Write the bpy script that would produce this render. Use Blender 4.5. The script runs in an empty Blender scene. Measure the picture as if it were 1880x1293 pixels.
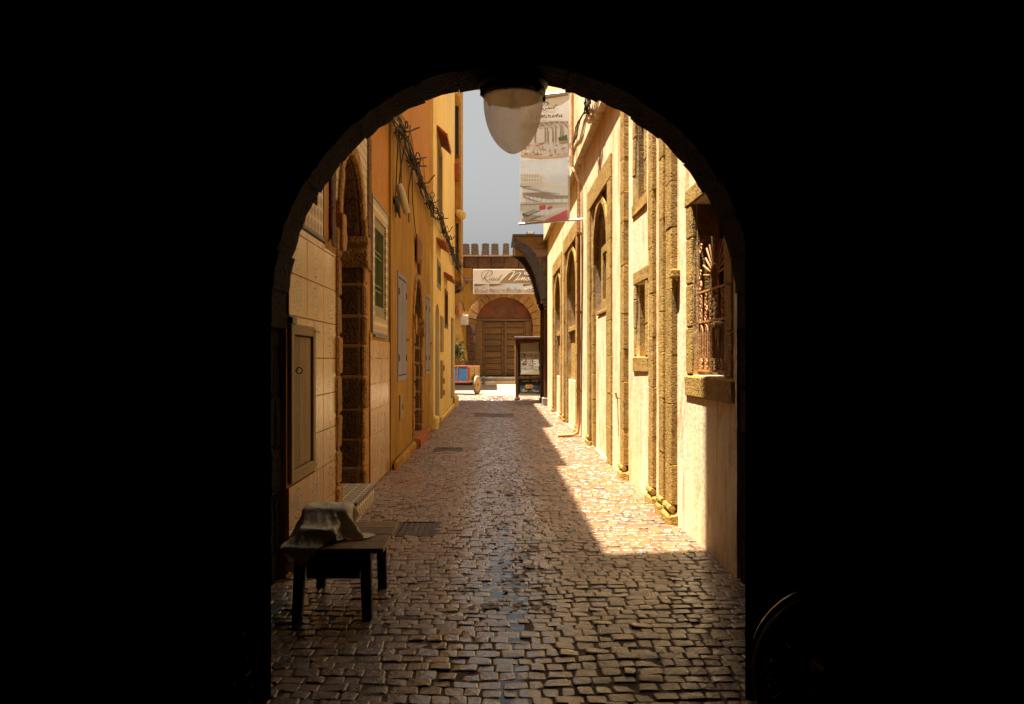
import bpy, bmesh, math, random
import numpy as np
from mathutils import Vector, Matrix
from mathutils.geometry import tessellate_polygon
random.seed(7)
rad = math.radians
SC = bpy.context.scene
COL = SC.collection

# ------------------------------------------------------------------ camera, sky, sun, exposure
cam_d = bpy.data.cameras.new('camera'); cam = bpy.data.objects.new('camera', cam_d); COL.objects.link(cam)
EYE = 1.40; F = 1500.0                       # eye height in metres, focal length in photo pixels
cam.location = (0, 0, EYE); cam.rotation_euler = (rad(90), 0, 0)
cam_d.sensor_width = 36; cam_d.lens = 36 * F / 1880
cam_d.shift_x = 31 / 1880; cam_d.shift_y = 11.5 / 1880
cam_d.clip_start = 0.05; cam_d.clip_end = 2000
SC.camera = cam

SUN_EL = rad(76.0); SUN_PLAN = Vector((1, 0.20, 0)).normalized()      # plan direction the light travels
w = bpy.data.worlds.new('World'); SC.world = w; w.use_nodes = True
nt = w.node_tree; nt.nodes.clear()
sky = nt.nodes.new('ShaderNodeTexSky'); sky.sky_type = 'NISHITA'; sky.sun_disc = False
sky.sun_elevation = SUN_EL; sky.sun_rotation = math.atan2(-SUN_PLAN.x, -SUN_PLAN.y)
sky.air_density = 1.0; sky.dust_density = 6.0; sky.ozone_density = 1.0
hs = nt.nodes.new('ShaderNodeHueSaturation'); hs.inputs['Saturation'].default_value = 0.05; hs.inputs['Value'].default_value = 0.68
bg = nt.nodes.new('ShaderNodeBackground'); bg.inputs['Strength'].default_value = 0.05
wo = nt.nodes.new('ShaderNodeOutputWorld')
nt.links.new(sky.outputs[0], hs.inputs['Color']); nt.links.new(hs.outputs[0], bg.inputs[0]); nt.links.new(bg.outputs[0], wo.inputs[0])
sl = bpy.data.lights.new('sun', 'SUN'); sl.energy = 5.0; sl.angle = rad(0.55); sl.color = (1.0, 0.945, 0.85)
so = bpy.data.objects.new('sun', sl); COL.objects.link(so); so.location = (-8, -2, 30)
sd = Vector((SUN_PLAN.x * math.cos(SUN_EL), SUN_PLAN.y * math.cos(SUN_EL), -math.sin(SUN_EL)))
so.rotation_euler = sd.to_track_quat('-Z', 'Y').to_euler()
vs = SC.view_settings; vs.view_transform = 'Standard'; vs.look = 'None'; vs.gamma = 1; vs.use_curve_mapping = False
vs.exposure = 2.25
SC.cycles.max_bounces = 10; SC.cycles.diffuse_bounces = 6; SC.cycles.glossy_bounces = 4
SC.cycles.sample_clamp_indirect = 4; SC.cycles.use_denoising = True

# ------------------------------------------------------------------ materials
def ramp(t, fac, stops):
    r = t.nodes.new('ShaderNodeValToRGB'); e = r.color_ramp.elements
    while len(e) < len(stops): e.new(0.5)
    for k, (p, c) in enumerate(stops):
        e[k].position = p; e[k].color = (c[0], c[1], c[2], 1) if not isinstance(c, (int, float)) else (c, c, c, 1)
    t.links.new(fac, r.inputs[0]); return r.outputs[0]
def noise(t, vec, scale, detail=5, rough=.6, dist=0):
    n = t.nodes.new('ShaderNodeTexNoise'); n.inputs['Scale'].default_value = scale; n.inputs['Detail'].default_value = detail
    n.inputs['Roughness'].default_value = rough; n.inputs['Distortion'].default_value = dist
    if vec is not None: t.links.new(vec, n.inputs['Vector'])
    return n.outputs['Fac']
def mixc(t, fac, a, b, mode='MIX'):
    m = t.nodes.new('ShaderNodeMix'); m.data_type = 'RGBA'; m.blend_type = mode
    for s, v in ((m.inputs[0], fac), (m.inputs[6], a), (m.inputs[7], b)):
        if hasattr(v, 'is_linked') or isinstance(v, bpy.types.NodeSocket): t.links.new(v, s)
        elif isinstance(v, (int, float)): s.default_value = v
        else: s.default_value = (v[0], v[1], v[2], 1)
    return m.outputs[2]
def mth(t, op, a, b=None, c=None):
    m = t.nodes.new('ShaderNodeMath'); m.operation = op
    for k, v in enumerate((a, b, c)):
        if v is None: continue
        if isinstance(v, bpy.types.NodeSocket): t.links.new(v, m.inputs[k])
        else: m.inputs[k].default_value = v
    return m.outputs[0]
def base(name):
    m = bpy.data.materials.new(name); m.use_nodes = True
    t = m.node_tree; p = t.nodes['Principled BSDF']
    return m, t, p
def scaled(t, vec, s):
    mp = t.nodes.new('ShaderNodeMapping'); mp.inputs['Scale'].default_value = s
    t.links.new(vec, mp.inputs['Vector']); return mp.outputs[0]
def surf(name, c1, c2, c3=None, scale=2.0, rough=.85, spec=.3, bump=.35, bscale=35, pits=0, stretch=(1,1,1),
         rnd=0.0, c3amt=.5, rvar=0, dist=.02, c3scale=None, streak=0):
    m, t, p = base(name)
    g = t.nodes.new('ShaderNodeNewGeometry').outputs['Position']
    v = scaled(t, g, stretch)
    f = noise(t, v, scale, 6, .65, .4)
    col = ramp(t, f, [(.33, c1), (.66, c2)])
    if c3 is not None:
        f3 = noise(t, v, c3scale or scale * 3.3, 7, .7, .8)
        k = ramp(t, f3, [(.52, 0.0), (.66, c3amt)])
        col = mixc(t, k, col, c3)
    fine = noise(t, g, bscale * 1.3, 4, .7)
    col = mixc(t, .22, col, ramp(t, fine, [(.3, .35), (.7, 1.0)]), 'MULTIPLY')
    if streak:
        sk = noise(t, scaled(t, g, (1, 1, .07)), 16, 6, .7, .3)
        col = mixc(t, streak, col, ramp(t, sk, [(.35, .30), (.62, 1.0)]), 'MULTIPLY')
    if rnd:
        oi = t.nodes.new('ShaderNodeObjectInfo').outputs['Random']
        at = t.nodes.new('ShaderNodeAttribute'); at.attribute_name = 'rnd'
        s = mth(t, 'ADD', oi, at.outputs['Fac'])
        s = mth(t, 'FRACT', mth(t, 'MULTIPLY', s, 7.31))
        col = mixc(t, 1.0, col, ramp(t, s, [(0, 1 - rnd), (1, 1.0)]), 'MULTIPLY')
    t.links.new(col, p.inputs['Base Color'])
    if rvar:
        r = ramp(t, noise(t, g, 1.7, 5, .6), [(.35, max(0.05, rough - rvar)), (.65, min(1, rough + rvar))])
        t.links.new(r, p.inputs['Roughness'])
    else: p.inputs['Roughness'].default_value = rough
    p.inputs['Specular IOR Level'].default_value = spec
    if bump:
        h = mth(t, 'ADD', noise(t, g, bscale, 6, .65), mth(t, 'MULTIPLY', noise(t, g, bscale * .18, 4, .5), 1.6))
        if pits:
            vo = t.nodes.new('ShaderNodeTexVoronoi'); vo.inputs['Scale'].default_value = bscale * .9
            t.links.new(g, vo.inputs['Vector'])
            pk = ramp(t, vo.outputs['Distance'], [(.12, 0.0), (.42, 1.0)])
            h = mth(t, 'ADD', h, mth(t, 'MULTIPLY', pk, pits))
        b = t.nodes.new('ShaderNodeBump'); b.inputs['Strength'].default_value = bump; b.inputs['Distance'].default_value = dist
        t.links.new(h, b.inputs['Height']); t.links.new(b.outputs[0], p.inputs['Normal'])
    return m
def plain(name, c, rough=.6, metal=0, spec=.4):
    return surf(name, tuple(x * .8 for x in c), tuple(min(1, x * 1.1) for x in c), None, scale=6, rough=rough, spec=spec, bump=.12, bscale=60) if not metal else metalm(name, c, rough)
def metalm(name, c, rough):
    m, t, p = base(name); p.inputs['Metallic'].default_value = .85
    g = t.nodes.new('ShaderNodeNewGeometry').outputs['Position']
    t.links.new(ramp(t, noise(t, g, 25), [(.3, tuple(x * .6 for x in c)), (.7, c)]), p.inputs['Base Color'])
    p.inputs['Roughness'].default_value = rough; return m

M = {}
M['plaster_white'] = surf('cream_plaster', (.83, .69, .44), (.75, .53, .24), (.46, .23, .045), scale=1.6, stretch=(1, 1, .35), bump=.35, bscale=22, rnd=0, c3amt=.75, streak=.34, c3scale=3.0)
M['plaster_old'] = surf('old_plaster', (.44, .33, .22), (.32, .21, .11), (.2, .12, .06), scale=6, bump=.6, bscale=45, pits=.8)
M['stone_ochre'] = surf('ochre_sandstone', (.46, .27, .055), (.35, .185, .026), (.13, .055, .010), scale=5, bump=.75, bscale=48, pits=1.5, rnd=.2, c3amt=.85, dist=.02, c3scale=20)
M['stone_brown'] = surf('brown_sandstone', (.20, .095, .035), (.11, .05, .02), (.34, .17, .05), scale=5, bump=.8, bscale=30, pits=.9, rnd=.45, dist=.03)
M['stone_edge'] = surf('amber_sandstone', (.50, .26, .07), (.32, .15, .035), (.16, .07, .02), scale=5, bump=.7, bscale=30, pits=.8, rnd=.3, dist=.03)
M['stone_gate'] = surf('shade_dark_gate_stone', (.017, .0065, .0025), (.008, .0035, .002), (.030, .010, .0025), scale=3, bump=.7, bscale=26, pits=.8, rnd=.4, rough=.95, spec=.1, dist=.03)  # near-black: the shade under the arch is put into the stone colour
M['passage'] = surf('shade_black_plaster', (.022, .016, .011), (.014, .010, .008), None, scale=2, bump=.5, bscale=18, rough=.95, spec=.1)  # passage darkness painted into the plaster colour
M['ochre'] = surf('ochre_plaster', (.47, .245, .016), (.33, .150, .008), (.24, .090, .006), scale=1.3, stretch=(1, 1, .22), bump=.5, bscale=26, c3amt=.6, dist=.03, streak=.65)
M['orange'] = surf('peeling_orange_paint', (.42, .22, .035), (.52, .15, .010), (.27, .14, .03), scale=3.0, bump=.45, bscale=20, c3amt=.6, streak=.4)
M['pale'] = surf('pale_yellow_plaster', (.86, .65, .25), (.78, .53, .16), (.50, .28, .06), scale=.9, stretch=(1, 1, .3), bump=.35, bscale=22, c3amt=.55, streak=.35)
M['amber'] = surf('amber_plaster', (.52, .29, .055), (.40, .20, .03), (.25, .11, .018), scale=1.0, stretch=(1, 1, .4), bump=.35, bscale=20, c3amt=.45, streak=.35)
M['roof'] = plain('roof_render', (.40, .30, .20), .9)
M['mortar'] = surf('lime_mortar', (.55, .36, .14), (.45, .27, .10), None, scale=8, bump=.5, bscale=40)
M['bed'] = surf('paving_joint_sand', (.12, .068, .030), (.07, .040, .020), (.17, .09, .03), scale=3, bump=.6, bscale=60, rough=.6, spec=.4)
M['earth'] = surf('ground_earth', (.35, .26, .17), (.28, .20, .12), None, scale=.6, bump=.4, bscale=12)
M['wood_grey'] = surf('weathered_pine', (.40, .28, .14), (.29, .19, .085), (.14, .08, .035), scale=4, stretch=(6, 6, .35), bump=.35, bscale=50, rnd=.25)
M['wood_table'] = surf('worn_table_wood', (.34, .20, .075), (.20, .11, .04), (.09, .05, .02), scale=5, stretch=(.5, 6, 6), bump=.3, bscale=50, rough=.5, rnd=.3)
M['wood_dark'] = surf('dark_wood', (.055, .03, .016), (.03, .017, .01), None, scale=5, stretch=(4, 4, .5), bump=.3, bscale=50, rough=.6, rnd=.3)
M['shade_wood'] = surf('shade_black_wood', (.022, .012, .007), (.013, .008, .005), None, scale=5, stretch=(4, 4, .5), bump=.3, bscale=50, rough=.9, spec=.05, rnd=.2)  # painted almost black so the added gate leaves sink into the shade
M['wood_door'] = surf('old_door_planks', (.27, .145, .045), (.15, .075, .025), (.08, .04, .014), scale=3, stretch=(.5, 3, 5), bump=.5, bscale=25, rnd=.45)
M['wood_red'] = surf('red_brown_wood', (.13, .045, .018), (.08, .026, .011), None, scale=4, stretch=(3, 3, .4), bump=.3, bscale=40, rough=.5, rnd=.2)
M['tympanum'] = surf('painted_tympanum', (.17, .075, .026), (.11, .045, .016), (.26, .06, .025), scale=2.5, bump=.4, bscale=18, c3amt=.6)
M['violet'] = surf('violet_grey_paint', (.22, .20, .26), (.17, .15, .20), (.12, .09, .09), scale=3, stretch=(3, 3, .3), bump=.25, bscale=40, rough=.55, rnd=.12)
M['greyblue'] = surf('grey_blue_frame', (.26, .25, .24), (.20, .18, .17), None, scale=4, bump=.2)
M['green'] = surf('green_paint', (.13, .17, .055), (.09, .12, .04), (.05, .05, .02), scale=8, bump=.2, rough=.45)
M['greygreen'] = surf('grey_green_frame', (.22, .20, .10), (.17, .14, .07), None, scale=5, bump=.2, rough=.6)
M['blue'] = surf('blue_cart_paint', (.035, .13, .26), (.025, .09, .19), (.10, .12, .13), scale=5, bump=.25, rough=.5)
M['navy'] = plain('navy_paint', (.05, .045, .12), .5)
M['redpaint'] = surf('faded_red_paint', (.32, .055, .02), (.25, .04, .016), (.38, .14, .06), scale=6, bump=.25, rough=.6)
M['cartwood'] = surf('cart_plank', (.52, .30, .09), (.40, .21, .055), None, scale=5, stretch=(3, .5, 3), bump=.3, rough=.6, rnd=.2)
M['iron'] = surf('rusty_iron', (.55, .25, .075), (.38, .15, .035), (.16, .06, .02), scale=20, bump=.5, bscale=90, rough=.6, spec=.5)
M['blackiron'] = plain('black_iron', (.035, .024, .016), .5)
M['cable'] = surf('dusty_cable', (.06, .04, .022), (.035, .022, .014), (.14, .09, .04), scale=12, bump=.3, bscale=60, rough=.7, rnd=.4)
M['rubber'] = plain('black_rubber', (.010, .009, .008), .7)
M['chrome'] = metalm('worn_chrome', (.75, .72, .68), .25)
M['whitebox'] = plain('white_box_paint', (.66, .60, .50), .6)
M['alu'] = metalm('brushed_rod', (.8, .76, .70), .4)
M['greystone'] = surf('grey_stone', (.30, .26, .20), (.22, .18, .13), None, scale=3, bump=.5, bscale=25, rnd=.25)
M['merlon'] = surf('dark_merlon_stone', (.14, .09, .045), (.09, .055, .03), None, scale=4, bump=.5, bscale=12)
M['brick_red'] = surf('red_step_brick', (.42, .12, .04), (.30, .08, .03), None, scale=9, bump=.5, bscale=40)
M['leaf'] = plain('green_leaf', (.06, .10, .03), .5)
M['deadleaf'] = plain('wet_dead_leaf', (.10, .045, .015), .4)
M['plastic_band'] = plain('cream_lamp_case', (.55, .45, .30), .5)
M['room_dark'] = plain('dim_interior', (.05, .035, .025), .9)

def glassm():
    m, t, p = base('dusty_window_glass'); p.inputs['Base Color'].default_value = (.03, .035, .035, 1)
    p.inputs['Roughness'].default_value = .12; p.inputs['Specular IOR Level'].default_value = .6
    g = t.nodes.new('ShaderNodeNewGeometry').outputs['Position']
    t.links.new(ramp(t, noise(t, g, 9), [(.35, .06), (.7, .3)]), p.inputs['Roughness']); return m
M['glass'] = glassm()
def cobble_m():
    m, t, p = base('worn_wet_cobble')
    g = t.nodes.new('ShaderNodeNewGeometry').outputs['Position']
    oi = t.nodes.new('ShaderNodeObjectInfo').outputs['Random']
    at = t.nodes.new('ShaderNodeAttribute'); at.attribute_name = 'rnd'
    s = mth(t, 'FRACT', mth(t, 'MULTIPLY', mth(t, 'ADD', oi, at.outputs['Fac']), 7.31))
    col = ramp(t, s, [(0, (.12, .062, .027)), (.4, (.18, .099, .047)), (.75, (.23, .134, .068)), (1, (.26, .125, .036))])
    dirt = ramp(t, noise(t, g, 1.1, 6, .6), [(.40, 0.0), (.62, .75)])
    col = mixc(t, dirt, col, (.23, .10, .018))
    col = mixc(t, .5, col, ramp(t, noise(t, g, 55, 6, .7), [(.3, .35), (.7, 1.1)]), 'MULTIPLY')
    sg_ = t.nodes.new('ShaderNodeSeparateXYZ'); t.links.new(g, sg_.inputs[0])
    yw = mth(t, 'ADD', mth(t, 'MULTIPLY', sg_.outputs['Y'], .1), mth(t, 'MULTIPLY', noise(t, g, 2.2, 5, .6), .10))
    wet = ramp(t, yw, [(.53, 1.0), (.62, 0.0)])  # passage end of the mask: wetness, and shade put into the colour
    xg = mth(t, 'ABSOLUTE', mth(t, 'SUBTRACT', sg_.outputs['X'], .07))
    gut = ramp(t, mth(t, 'ADD', xg, mth(t, 'MULTIPLY', noise(t, g, 3.1, 5, .6), .5)), [(.40, .95), (.70, 0.0)])
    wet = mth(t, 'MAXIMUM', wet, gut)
    col = mixc(t, mth(t, 'MULTIPLY', wet, .25), col, (.04, .02, .008))  # wet gutter tone, plus passage shade painted into the cobbles
    t.links.new(col, p.inputs['Base Color'])
    rg = mth(t, 'SUBTRACT', ramp(t, noise(t, g, 1.6, 6, .65), [(.36, .19), (.62, .40)]), mth(t, 'ADD', mth(t, 'MULTIPLY', wet, .03), mth(t, 'MULTIPLY', gut, .14)))
    rg2 = mth(t, 'ADD', rg, mth(t, 'MULTIPLY', mth(t, 'SUBTRACT', noise(t, g, 70, 3), .5), .22))
    t.links.new(rg2, p.inputs['Roughness']); p.inputs['Specular IOR Level'].default_value = 1.0
    h = mth(t, 'ADD', noise(t, g, 48, 7, .72), mth(t, 'MULTIPLY', noise(t, g, 13, 4, .6), 1.5))
    b = t.nodes.new('ShaderNodeBump'); b.inputs['Strength'].default_value = .5; b.inputs['Distance'].default_value = .012
    t.links.new(h, b.inputs['Height']); t.links.new(b.outputs[0], p.inputs['Normal'])
    # thin film of water: smoother than the stone, strongest along the gutter and under the gate
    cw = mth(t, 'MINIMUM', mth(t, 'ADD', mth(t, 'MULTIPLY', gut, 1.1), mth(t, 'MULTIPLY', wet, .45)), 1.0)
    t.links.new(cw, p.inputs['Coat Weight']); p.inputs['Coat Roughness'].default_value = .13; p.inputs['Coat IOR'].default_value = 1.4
    b2 = t.nodes.new('ShaderNodeBump'); b2.inputs['Strength'].default_value = .16; b2.inputs['Distance'].default_value = .012
    t.links.new(noise(t, g, 26, 4, .6), b2.inputs['Height']); t.links.new(b2.outputs[0], p.inputs['Coat Normal']); return m
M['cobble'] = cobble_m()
def water_m():
    m, t, p = base('still_puddle_water'); p.inputs['Base Color'].default_value = (.02, .017, .014, 1)
    p.inputs['Roughness'].default_value = .04; p.inputs['IOR'].default_value = 1.33
    g = t.nodes.new('ShaderNodeNewGeometry').outputs['Position']
    b = t.nodes.new('ShaderNodeBump'); b.inputs['Strength'].default_value = .08; b.inputs['Distance'].default_value = .01
    t.links.new(noise(t, g, 9, 2), b.inputs['Height']); t.links.new(b.outputs[0], p.inputs['Normal']); return m
M['water'] = water_m()
def tile_m():
    # printed ceramic: medallion in the middle of each tile, lattice ground
    m, t, p = base('printed_ceramic_tile')
    oc = t.nodes.new('ShaderNodeTexCoord').outputs['Object']
    g = t.nodes.new('ShaderNodeNewGeometry').outputs['Position']
    sx = t.nodes.new('ShaderNodeSeparateXYZ'); t.links.new(oc, sx.inputs[0])
    y, z = sx.outputs['Y'], sx.outputs['Z']
    r = mth(t, 'SQRT', mth(t, 'ADD', mth(t, 'MULTIPLY', y, y), mth(t, 'MULTIPLY', z, z)))
    rings = mth(t, 'SINE', mth(t, 'MULTIPLY', r, 110.0))
    ang = mth(t, 'SINE', mth(t, 'MULTIPLY', mth(t, 'ARCTAN2', z, y), 12.0))
    med = ramp(t, mth(t, 'ADD', mth(t, 'MULTIPLY', rings, .35), mth(t, 'ADD', mth(t, 'MULTIPLY', ang, .15), .5)),
               [(.25, (.13, .15, .11)), (.42, (.55, .42, .22)), (.62, (.50, .34, .15)), (.8, (.38, .14, .03))])
    lat = mth(t, 'MULTIPLY', mth(t, 'SINE', mth(t, 'MULTIPLY', mth(t, 'ADD', y, z), 92.0)), mth(t, 'SINE', mth(t, 'MULTIPLY', mth(t, 'SUBTRACT', y, z), 92.0)))
    latc = ramp(t, mth(t, 'ADD', mth(t, 'MULTIPLY', lat, .5), .5), [(.25, (.42, .15, .02)), (.42, (.50, .31, .10)), (.6, (.52, .35, .13)), (.85, (.34, .16, .03))])
    k = ramp(t, r, [(.105, 1.0), (.112, 0.0)])
    col = mixc(t, k, latc, med)
    col = mixc(t, ramp(t, noise(t, g, 2.5, 6, .7), [(.4, .0), (.75, .55)]), col, (.46, .29, .11))
    t.links.new(col, p.inputs['Base Color'])
    t.links.new(ramp(t, noise(t, scaled(t, g, (1, 3, .4)), 3, 5, .7), [(.3, .10), (.7, .32)]), p.inputs['Roughness'])
    b = t.nodes.new('ShaderNodeBump'); b.inputs['Strength'].default_value = .10; b.inputs['Distance'].default_value = .01
    t.links.new(noise(t, g, 14, 3), b.inputs['Height']); t.links.new(b.outputs[0], p.inputs['Normal']); return m
M['tile'] = tile_m()
def zellige_m(name, per, ca, cb, cc, ax=('Y', 'Z')):
    m, t, p = base(name)
    g = t.nodes.new('ShaderNodeNewGeometry').outputs['Position']
    sx = t.nodes.new('ShaderNodeSeparateXYZ'); t.links.new(g, sx.inputs[0])
    k = math.pi / per
    a, b = sx.outputs[ax[0]], sx.outputs[ax[1]]
    s1 = mth(t, 'ABSOLUTE', mth(t, 'SINE', mth(t, 'MULTIPLY', a, k))); s2 = mth(t, 'ABSOLUTE', mth(t, 'SINE', mth(t, 'MULTIPLY', b, k)))
    pr = mth(t, 'MULTIPLY', s1, s2)
    s3 = mth(t, 'ABSOLUTE', mth(t, 'SINE', mth(t, 'MULTIPLY', mth(t, 'ADD', a, b), k))); s4 = mth(t, 'ABSOLUTE', mth(t, 'SINE', mth(t, 'MULTIPLY', mth(t, 'SUBTRACT', a, b), k)))
    q = mth(t, 'MINIMUM', s3, s4)
    col = ramp(t, pr, [(.18, ca), (.30, cb), (.62, cb), (.72, cc)])
    col = mixc(t, ramp(t, q, [(.10, .85), (.2, 0.0)]), col, ca)
    col = mixc(t, .35, col, ramp(t, noise(t, g, 12, 5), [(.3, .5), (.7, 1.0)]), 'MULTIPLY')
    t.links.new(col, p.inputs['Base Color']); p.inputs['Roughness'].default_value = .5; p.inputs['Specular IOR Level'].default_value = .25
    bb = t.nodes.new('ShaderNodeBump'); bb.inputs['Strength'].default_value = .25; bb.inputs['Distance'].default_value = .006
    t.links.new(pr, bb.inputs['Height']); t.links.new(bb.outputs[0], p.inputs['Normal']); return m
M['zel_border'] = zellige_m('octagon_border_tile', .105, (.62, .50, .31), (.44, .24, .07), (.12, .11, .11))
M['zel_zig'] = zellige_m('zigzag_spandrel_tile', .085, (.22, .14, .06), (.66, .54, .36), (.55, .38, .16))
M['zel_sill'] = zellige_m('amber_sill_tile', .10, (.58, .46, .27), (.52, .27, .06), (.20, .12, .05))
M['zel_step'] = zellige_m('blue_step_tile', .11, (.62, .54, .38), (.06, .05, .09), (.55, .33, .07))
M['zel_step_top'] = zellige_m('blue_step_top_tile', .11, (.62, .54, .38), (.06, .05, .09), (.55, .33, .07), ('X', 'Y'))
M['zel_far'] = zellige_m('checker_step_tile', .16, (.08, .06, .05), (.5, .4, .25), (.10, .08, .08), ('X', 'Z'))
def cloth_m():
    m, t, p = base('off_white_sacking')
    g = t.nodes.new('ShaderNodeNewGeometry').outputs['Position']
    t.links.new(ramp(t, noise(t, g, 12, 5), [(.3, (.84, .72, .54)), (.7, (.93, .85, .70))]), p.inputs['Base Color'])
    p.inputs['Roughness'].default_value = .6; p.inputs['Specular IOR Level'].default_value = .3
    b = t.nodes.new('ShaderNodeBump'); b.inputs['Strength'].default_value = .8; b.inputs['Distance'].default_value = .02
    t.links.new(mth(t, 'ADD', noise(t, g, 22, 5, .6, 1.5), mth(t, 'MULTIPLY', noise(t, g, 300, 2), .25)), b.inputs['Height'])
    t.links.new(b.outputs[0], p.inputs['Normal'])
    out = [n for n in t.nodes if n.type == 'OUTPUT_MATERIAL'][0]
    tr = t.nodes.new('ShaderNodeBsdfTranslucent'); tr.inputs[0].default_value = (.86, .70, .48, 1)
    mx = t.nodes.new('ShaderNodeMixShader'); mx.inputs[0].default_value = .12
    t.links.new(p.outputs[0], mx.inputs[1]); t.links.new(tr.outputs[0], mx.inputs[2]); t.links.new(mx.outputs[0], out.inputs[0]); return m
M['cloth'] = cloth_m()
def globe_m():
    m, t, p = base('frosted_lamp_bowl')
    out = [n for n in t.nodes if n.type == 'OUTPUT_MATERIAL'][0]
    g = t.nodes.new('ShaderNodeNewGeometry').outputs['Position']
    c = ramp(t, noise(t, g, 14, 6, .7), [(.3, (.90, .85, .78)), (.7, (.97, .95, .92))])
    t.links.new(c, p.inputs['Base Color']); p.inputs['Roughness'].default_value = .3
    tr = t.nodes.new('ShaderNodeBsdfTranslucent'); t.links.new(c, tr.inputs[0])
    tp = t.nodes.new('ShaderNodeBsdfTransparent'); tp.inputs[0].default_value = (.95, .9, .84, 1)
    m1 = t.nodes.new('ShaderNodeMixShader'); m1.inputs[0].default_value = .75
    t.links.new(p.outputs[0], m1.inputs[1]); t.links.new(tr.outputs[0], m1.inputs[2])
    m2 = t.nodes.new('ShaderNodeMixShader'); m2.inputs[0].default_value = .38
    t.links.new(m1.outputs[0], m2.inputs[1]); t.links.new(tp.outputs[0], m2.inputs[2])
    t.links.new(m2.outputs[0], out.inputs[0]); return m
M['globe'] = globe_m()
def print_m(name, rough=.5, trans=0):
    m, t, p = base(name)
    at = t.nodes.new('ShaderNodeAttribute'); at.attribute_name = 'Col'
    g = t.nodes.new('ShaderNodeNewGeometry').outputs['Position']
    c = mixc(t, .18, at.outputs['Color'], ramp(t, noise(t, g, 16, 6, .7), [(.3, .55), (.7, 1.1)]), 'MULTIPLY')
    t.links.new(c, p.inputs['Base Color']); p.inputs['Roughness'].default_value = rough
    if trans:
        out = [n for n in t.nodes if n.type == 'OUTPUT_MATERIAL'][0]
        tr = t.nodes.new('ShaderNodeBsdfTranslucent'); t.links.new(c, tr.inputs[0])
        m1 = t.nodes.new('ShaderNodeMixShader'); m1.inputs[0].default_value = trans
        t.links.new(p.outputs[0], m1.inputs[1]); t.links.new(tr.outputs[0], m1.inputs[2]); t.links.new(m1.outputs[0], out.inputs[0])
    return m
M['print'] = print_m('printed_sign_sheet'); M['banner'] = print_m('printed_banner_cloth', .7, .5)

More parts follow.
